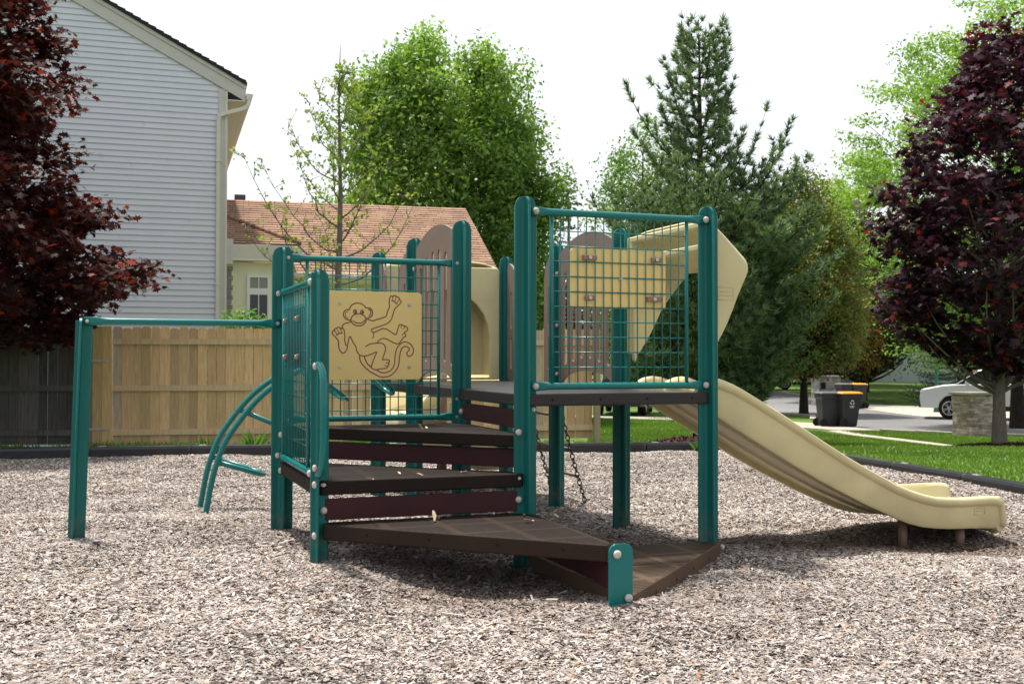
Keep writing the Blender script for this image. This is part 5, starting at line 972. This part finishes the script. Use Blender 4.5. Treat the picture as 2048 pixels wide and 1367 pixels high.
pine((20.0, 49.0, -.9), 4.6, [(0, 2.9, 2.9), (.8, 2.6, 2.6), (2, 1.7, 1.7), (4.6, .1, .1)], 'wide dark blue spruce with skirts on the grass left of the white car', seed=8, tier=.22, nb=9, upc=-.02, L=.10, nper=14, colA=(.025, .05, .04), colB=(.07, .11, .08), name='blue_spruce', candles=0, z0=.15, droop=.3)
# ---- shrubs and mulch
def shrub(loc, R, H, n, label, colA=(.07, .19, .02), colB=(.22, .42, .06), seed=1, size=.05, name='shrub', cat='shrub'):
    rs = np.random.default_rng(seed); e = empty(name, loc); tag(e, label, cat); m = MB(); random.seed(seed)
    for k in range(14): a = random.random()*6.28; limb(m, (0, 0, 0), (math.cos(a)*R*.7, math.sin(a)*R*.5, H*random.uniform(.6, .95)), .012, .004, .1, 4)
    m.build('stems', M_BARK, e); u = rs.normal(size=(n, 3)); u = norm(u)*rs.random((n, 1))**.35*np.array([R, R*.7, H*.5]); P = u+np.array([0, 0, H*.52])+rs.normal(size=(n, 3))*.05
    global RNG; keep = RNG; RNG = rs; V = leaves_at(P, OVAL, size, .7, norm(u)*.5); RNG = keep; t = np.clip(rs.normal(.5, .3, n), 0, 1)[:, None]; npmesh('foliage', V, 4, M_LEAF, e, np.array(colA)*(1-t)+np.array(colB)*t); return e
shrub((-4.75, 19.4, -.2), .75, 2.25, 5200, 'bright green leafy shrub showing over the fence by the downspout', size=.085)
def mound(name, x, y, rx, ry, h, label, n, seed):
    rs = np.random.default_rng(seed); vs = []; fs = []; K, Rn = 30, 6
    zf = lambda u, v, f: float(ground_z(u, v))+h*(1-f*f)-.02*f
    vs.append((x, y, zf(x, y, 0)))
    for i in range(1, Rn+1):
        f = i/Rn
        for j in range(K): a = 2*math.pi*j/K; u, v = x+rx*f*math.cos(a)*(1+.06*math.sin(3*a)), y+ry*f*math.sin(a); vs.append((u, v, zf(u, v, f)))
    for j in range(K): fs.append((0, 1+j, 1+(j+1) % K))
    for i in range(Rn-1):
        for j in range(K): a = 1+i*K+j; b = 1+i*K+(j+1) % K; fs.append((a, a+K, b+K, b))
    me = bpy.data.meshes.new(name); me.from_pydata(vs, [], fs); me.materials.append(M_MULCH); o = bpy.data.objects.new(name, me); link(o); tag(o, label, 'mulch', kind='stuff')
    a = rs.random(n)*6.283; f = np.sqrt(rs.random(n)); u, v = x+rx*f*np.cos(a), y+ry*f*np.sin(a); z = ground_z(u, v)+h*(1-f*f)+.01+rs.random(n)*.02; Nn = norm(np.stack([rs.normal(0, .5, n), rs.normal(0, .5, n), np.ones(n)], 1))
    V = cards(np.stack([u, v, z], 1), Nn, rnd_unit(n), [(-.16, -.5), (.16, -.5), (.12, .5), (-.14, .45)], .07*(.5+rs.random(n))); c = np.array([(.07, .028, .028)])*(.3+1.5*rs.random((n, 1))); q = npmesh('bark_mulch', V, 4, M_CHIP, o, c)
mound('mulch_bed', 9.0, 20.0, 1.35, 1.0, .14, 'dark red bark mulch round the foot of the purple maple', 5000, 1)
mound('mulch_bed', 3.2, 19.4, 1.1, 1.6, .22, 'dark bark mulch mound behind the slide near the pine', 5000, 2)
def weed(x, y, label, h=.3, seed=1, name='weed', flower=False):
    rs = np.random.default_rng(seed); z = float(ground_z(x, y)); n = 26; a = rs.random(n)*6.283; ln = np.stack([np.cos(a)*.6, np.sin(a)*.6, .5+rs.random(n)*.8], 1); T = norm(ln); Nn = norm(np.cross(T, np.array([0, 0, 1.]))+rs.normal(size=(n, 3))*.2)
    V = cards(np.zeros((n, 3)), Nn, T, [(-.04, 0, 0), (.04, 0, 0), (.06, .5, 0), (0, 1, -.18), (-.06, .5, 0)], h*(.5+.6*rs.random(n))); c = np.array((.12, .26, .05))*(.6+.8*rs.random((n, 1))); o = npmesh(name, V, 5, M_LEAF, None, c); o.location = (x, y, z); tag(o, label, 'weed')
weed(-3.45, 14.7, 'broad-leaved weed behind the border beside the climber rails', .36, 1); weed(-4.1, 14.8, 'smaller weed left of the climber rails behind the border', .26, 2)
weed(2.55, 15.15, 'small pale weed sprouting from the chips at the back corner', .2, 3)
# ------------------------------------------------------------------ vehicles
def paint(name, c, r=.25): return mat(name, c, r, .5, coat=.6)
M_WHITEP = paint('white_paint', (.74, .75, .77)); M_SILVERP = paint('silver_paint', (.36, .37, .39)); M_REDP = paint('red_paint', (.40, .012, .02)); M_DARKP = paint('dark_blue_paint', (.02, .024, .035))
M_CGLASS = mat('car_glass', (.012, .015, .018), .05, .6); M_RIM = mat('alloy_rim', (.5, .5, .5), .3, metal=.7); M_BLACKP = mat('black_trim', (.012, .012, .013), .5); M_TAIL = mat('tail_lamp', (.35, .01, .012), .25); M_HEAD = mat('head_lamp', (.7, .72, .75), .1); M_PLATE = mat('plate', (.6, .62, .66), .5)
SUV = dict(L=4.6, W=1.86, low=[(-2.28, .48), (-2.30, .70), (-2.24, .95), (-1.6, 1.08), (-1.05, 1.12), (.6, 1.16), (1.9, 1.17), (2.22, 1.10), (2.29, .85), (2.27, .50)], roof=[(-1.15, 1.10), (-.42, 1.55), (.1, 1.66), (1.0, 1.66), (1.72, 1.58), (2.12, 1.14)], wb=1.34, wr=.345)
def car(name, label, cat, x, y, rz, body, z=None, group=None, spec=SUV, tall=1.0):
    """heading along local -x"""
    z = float(ground_z(x, y))+.03 if z is None else z; e = empty(name, (x, y, z), rz); tag(e, label, cat, group); W2 = spec['W']/2; S = spec
    sil = S['low']; # lower body as rings across the width, with wheel arches
    bottom = []
    def archpts(cx): return [(cx+.41*math.cos(t), .36+.41*math.sin(t)) for t in [math.pi*k/10 for k in range(0, 11)]]
    under = [(2.27, .36)]+archpts(S['wb'])[0:]+[(-S['wb']+.41, .30)]+archpts(-S['wb'])[1:]+[(-2.26, .36)]
    outline = list(sil)+under; rs = []
    for w, k in ((-1, .965), (-.97, .99), (-.86, 1.0), (.86, 1.0), (.97, .99), (1, .965)): rs.append([(px*k, W2*w*(1.0), .70+(pz-.70)*(1 if abs(w) < .9 else (.985 if abs(w) < .98 else .95)) if pz > .70 else pz) for px, pz in outline])
    m = MB()
    n = len(outline); flat = [[Vector((p[0], p[1], 0)) for p in outline]]; tris = tessellate_polygon(flat); vs = [p for r in rs for p in r]; fs = []
    for i in range(len(rs)-1):
        for j in range(n): q = (j+1) % n; fs.append((i*n+j, i*n+q, (i+1)*n+q, (i+1)*n+j))
    fs += [tuple(t) for t in tris]+[tuple(len(vs)-n+i for i in reversed(t)) for t in tris]; m.add(vs, fs, True); b = m.build('car_body', body, e); md = b.modifiers.new('edge', 'EDGE_SPLIT'); md.split_angle = math.radians(38)
    # greenhouse: glass block with painted roof and pillars
    R = S['roof']
    def ring(w, k, top): return [(px, w*(1-.20*max(0, (pz-1.1)/.55)), pz*1.0) for px, pz in R]
    gl = MB(); a = [(px, -(W2-.06)*(1-.16*max(0, (pz-1.1)/.55)), pz) for px, pz in R]; c = [(px, (W2-.06)*(1-.16*max(0, (pz-1.1)/.55)), pz) for px, pz in R]; gl.rings([a, c], smooth=False); gl.build('windows', M_CGLASS, e, .02)
    rf = MB(); sel = [(px, pz) for px, pz in R[1:5]]; rs = []
    for w in (-1, -.9, .9, 1): rs.append([(px, w*(W2-.06)*.852, pz+(.022 if abs(w) < .95 else -.03)) for px, pz in sel]+[(px, w*(W2-.06)*.852, pz-.05) for px, pz in reversed(sel)])
    rf.rings(rs, smooth=False)
    for sgn in (-1, 1):     # pillars
        for (x0, z0, x1, z1, wd) in ((-1.12, 1.12, -.42, 1.55, .07), (.22, 1.12, .28, 1.64, .07), (1.28, 1.12, 1.22, 1.63, .10), (2.08, 1.14, 1.70, 1.58, .16)):
            yf = lambda zz: sgn*((W2-.052)*(1-.16*max(0, (zz-1.1)/.55))); rf.add([(x0-wd/2, yf(z0), z0), (x0+wd/2, yf(z0), z0), (x1+wd/2, yf(z1), z1), (x1-wd/2, yf(z1), z1), (x0-wd/2, yf(z0)-sgn*.04, z0), (x0+wd/2, yf(z0)-sgn*.04, z0), (x1+wd/2, yf(z1)-sgn*.04, z1), (x1-wd/2, yf(z1)-sgn*.04, z1)], [(0, 1, 2, 3), (0, 4, 5, 1), (2, 6, 7, 3), (0, 3, 7, 4), (1, 5, 6, 2)])
    rf.build('roof_panel', body, e)
    for sx in (-1, 1):
        for sy in (-1, 1):
            cx_ = sx*S['wb']; y0 = sy*(W2-.22); y1 = sy*(W2-.015); w = MB(); w.rings([[(cx_+r_*math.cos(t), yy, .345+r_*math.sin(t)) for t in [2*math.pi*k/22 for k in range(22)]] for r_, yy in ((.30, y0), (.345, y0+sy*.03), (.345, y1-sy*.03), (.31, y1), (.24, y1))]); wo_ = w.build('wheel', M_TYRE, e)
            r_ = MB(); r_.rings([[(cx_+q_*math.cos(t), yy, .345+q_*math.sin(t)) for t in [2*math.pi*k/22 for k in range(22)]] for q_, yy in ((.235, y1+sy*.001), (.232, y1+sy*.014), (.20, y1+sy*.014), (.195, y1+sy*.002))], cap=False); r_.tube([(cx_, y1, .345), (cx_, y1+sy*.016, .345)], .05, 12); 
            for k in range(10): t = k*math.pi/5+.12*(1 if k % 2 else -1); r_.box((cx_+.12*math.cos(t), y1+sy*.004, .345+.12*math.sin(t)), (.19, .018, .022), ry=-t)
            r_.build('rim', M_RIM, wo_)
    [MB().box((0, sy*(W2-.008), .36), (1.85, .03, .16)).build('sill', M_BLACKP, e, .01) for sy in (-1, 1)]; [MB().box((sx*2.275, 0, .46), (.09, W2*1.7, .2)).build('bumper', M_BLACKP, e, .02) for sx in (-1, 1)]
    t = MB(); 
    for sy in (-1, 1): MB().box((2.24, sy*(W2-.22), 1.0), (.12, .42, .15)).build('tail_light', M_TAIL, e, .02); MB().box((-2.2, sy*(W2-.25), .84), (.14, .42, .13)).build('headlight', M_HEAD, e, .02); MB().box((-.75, sy*(W2+.09), 1.17), (.14, .2, .13)).build('mirror', body, e, .03)
    MB().box((2.30, 0, .80), (.02, .34, .17)).build('number_plate', M_PLATE, e); MB().box((0, W2+.001, 1.0), (.9, .006, .01)).build('door_seam', M_BLACKP, e)
    hd = MB(); [hd.box((x_, sy*(W2+.006), .97), (.18, .03, .035)) for x_ in (.05, 1.0) for sy in (-1, 1)]; hd.build('door_handles', M_BLACKP, e)
    return e
car('parked_suv', 'white sport utility car parked behind the brick pier and maple trunk', 'car', 17.0, 38.9, math.radians(-24), M_WHITEP).scale = (1.02, 1.0, 1.09)
car('parked_suv', 'silver-grey sport utility car parked behind the stone pier', 'car', 16.9, 62.5, math.radians(168), M_SILVERP)
car('parked_car', 'dark car seen end-on below the raised deck beyond the lawn', 'car', 4.4, 42.5, math.radians(78), M_DARKP)
car('parked_truck', 'red vehicle at the picture edge behind the white one', 'truck', 23.4, 51.5, math.radians(-20), M_REDP, z=-.42)
car('parked_car', 'white car at the very picture edge behind the purple maple', 'car', 24.2, 47.0, math.radians(-20), M_WHITEP, z=-.62)
# far pale house and a green street pole
h3 = empty('house', (27.5, 74, -.5), -.35); tag(h3, 'pale lavender-grey house far behind the spruce and parked cars', 'house'); M_PALE = mat('pale_siding', (.52, .54, .62), .6, .3)
m = MB(); m.add([(-9, 0, 0), (9, 0, 0), (9, 0, 5), (-9, 0, 5), (-9, 9, 0), (9, 9, 0), (9, 9, 5), (-9, 9, 5), (9, 4.5, 7.4), (-9, 4.5, 7.4)], [(0, 1, 2, 3), (1, 5, 6, 8, 2), (5, 4, 7, 6), (4, 0, 3, 9, 7)]); m.build('wall', M_PALE, h3)
m = MB(); m.add([(-9.5, -.5, 4.8), (9.5, -.5, 4.8), (9.5, 4.5, 7.5), (-9.5, 4.5, 7.5), (9.5, 9.5, 4.8), (-9.5, 9.5, 4.8)], [(0, 1, 2, 3), (3, 2, 4, 5)]); m.build('roof', M_DARKSH, h3)
for x in (-6, -2.2, 4): w = MB(); w.box((x, -.03, 1.6), (1.3, .05, 1.4)); w = w.build('window', M_WHITE, h3); MB().box((x, -.062, 1.6), (1.1, .02, 1.2)).build('pane', M_GLASS, w)
e = empty('street_pole', (17.1, 44.2, -.95)); tag(e, 'slim green steel pole in front of the white car bonnet', 'pole'); MB().tube([(0, 0, 0), (0, 0, 4.4)], [.07, .05], 12).build('pole', M_TEAL, e); MB().tube([(0, 0, 0), (0, 0, .35)], [.13, .09], 12).build('pole_base', M_TEAL, e); MB().ball((0, 0, 4.6), .22, 14, 10, (1, 1, 1.2)).build('lamp_globe', M_HEAD, e)
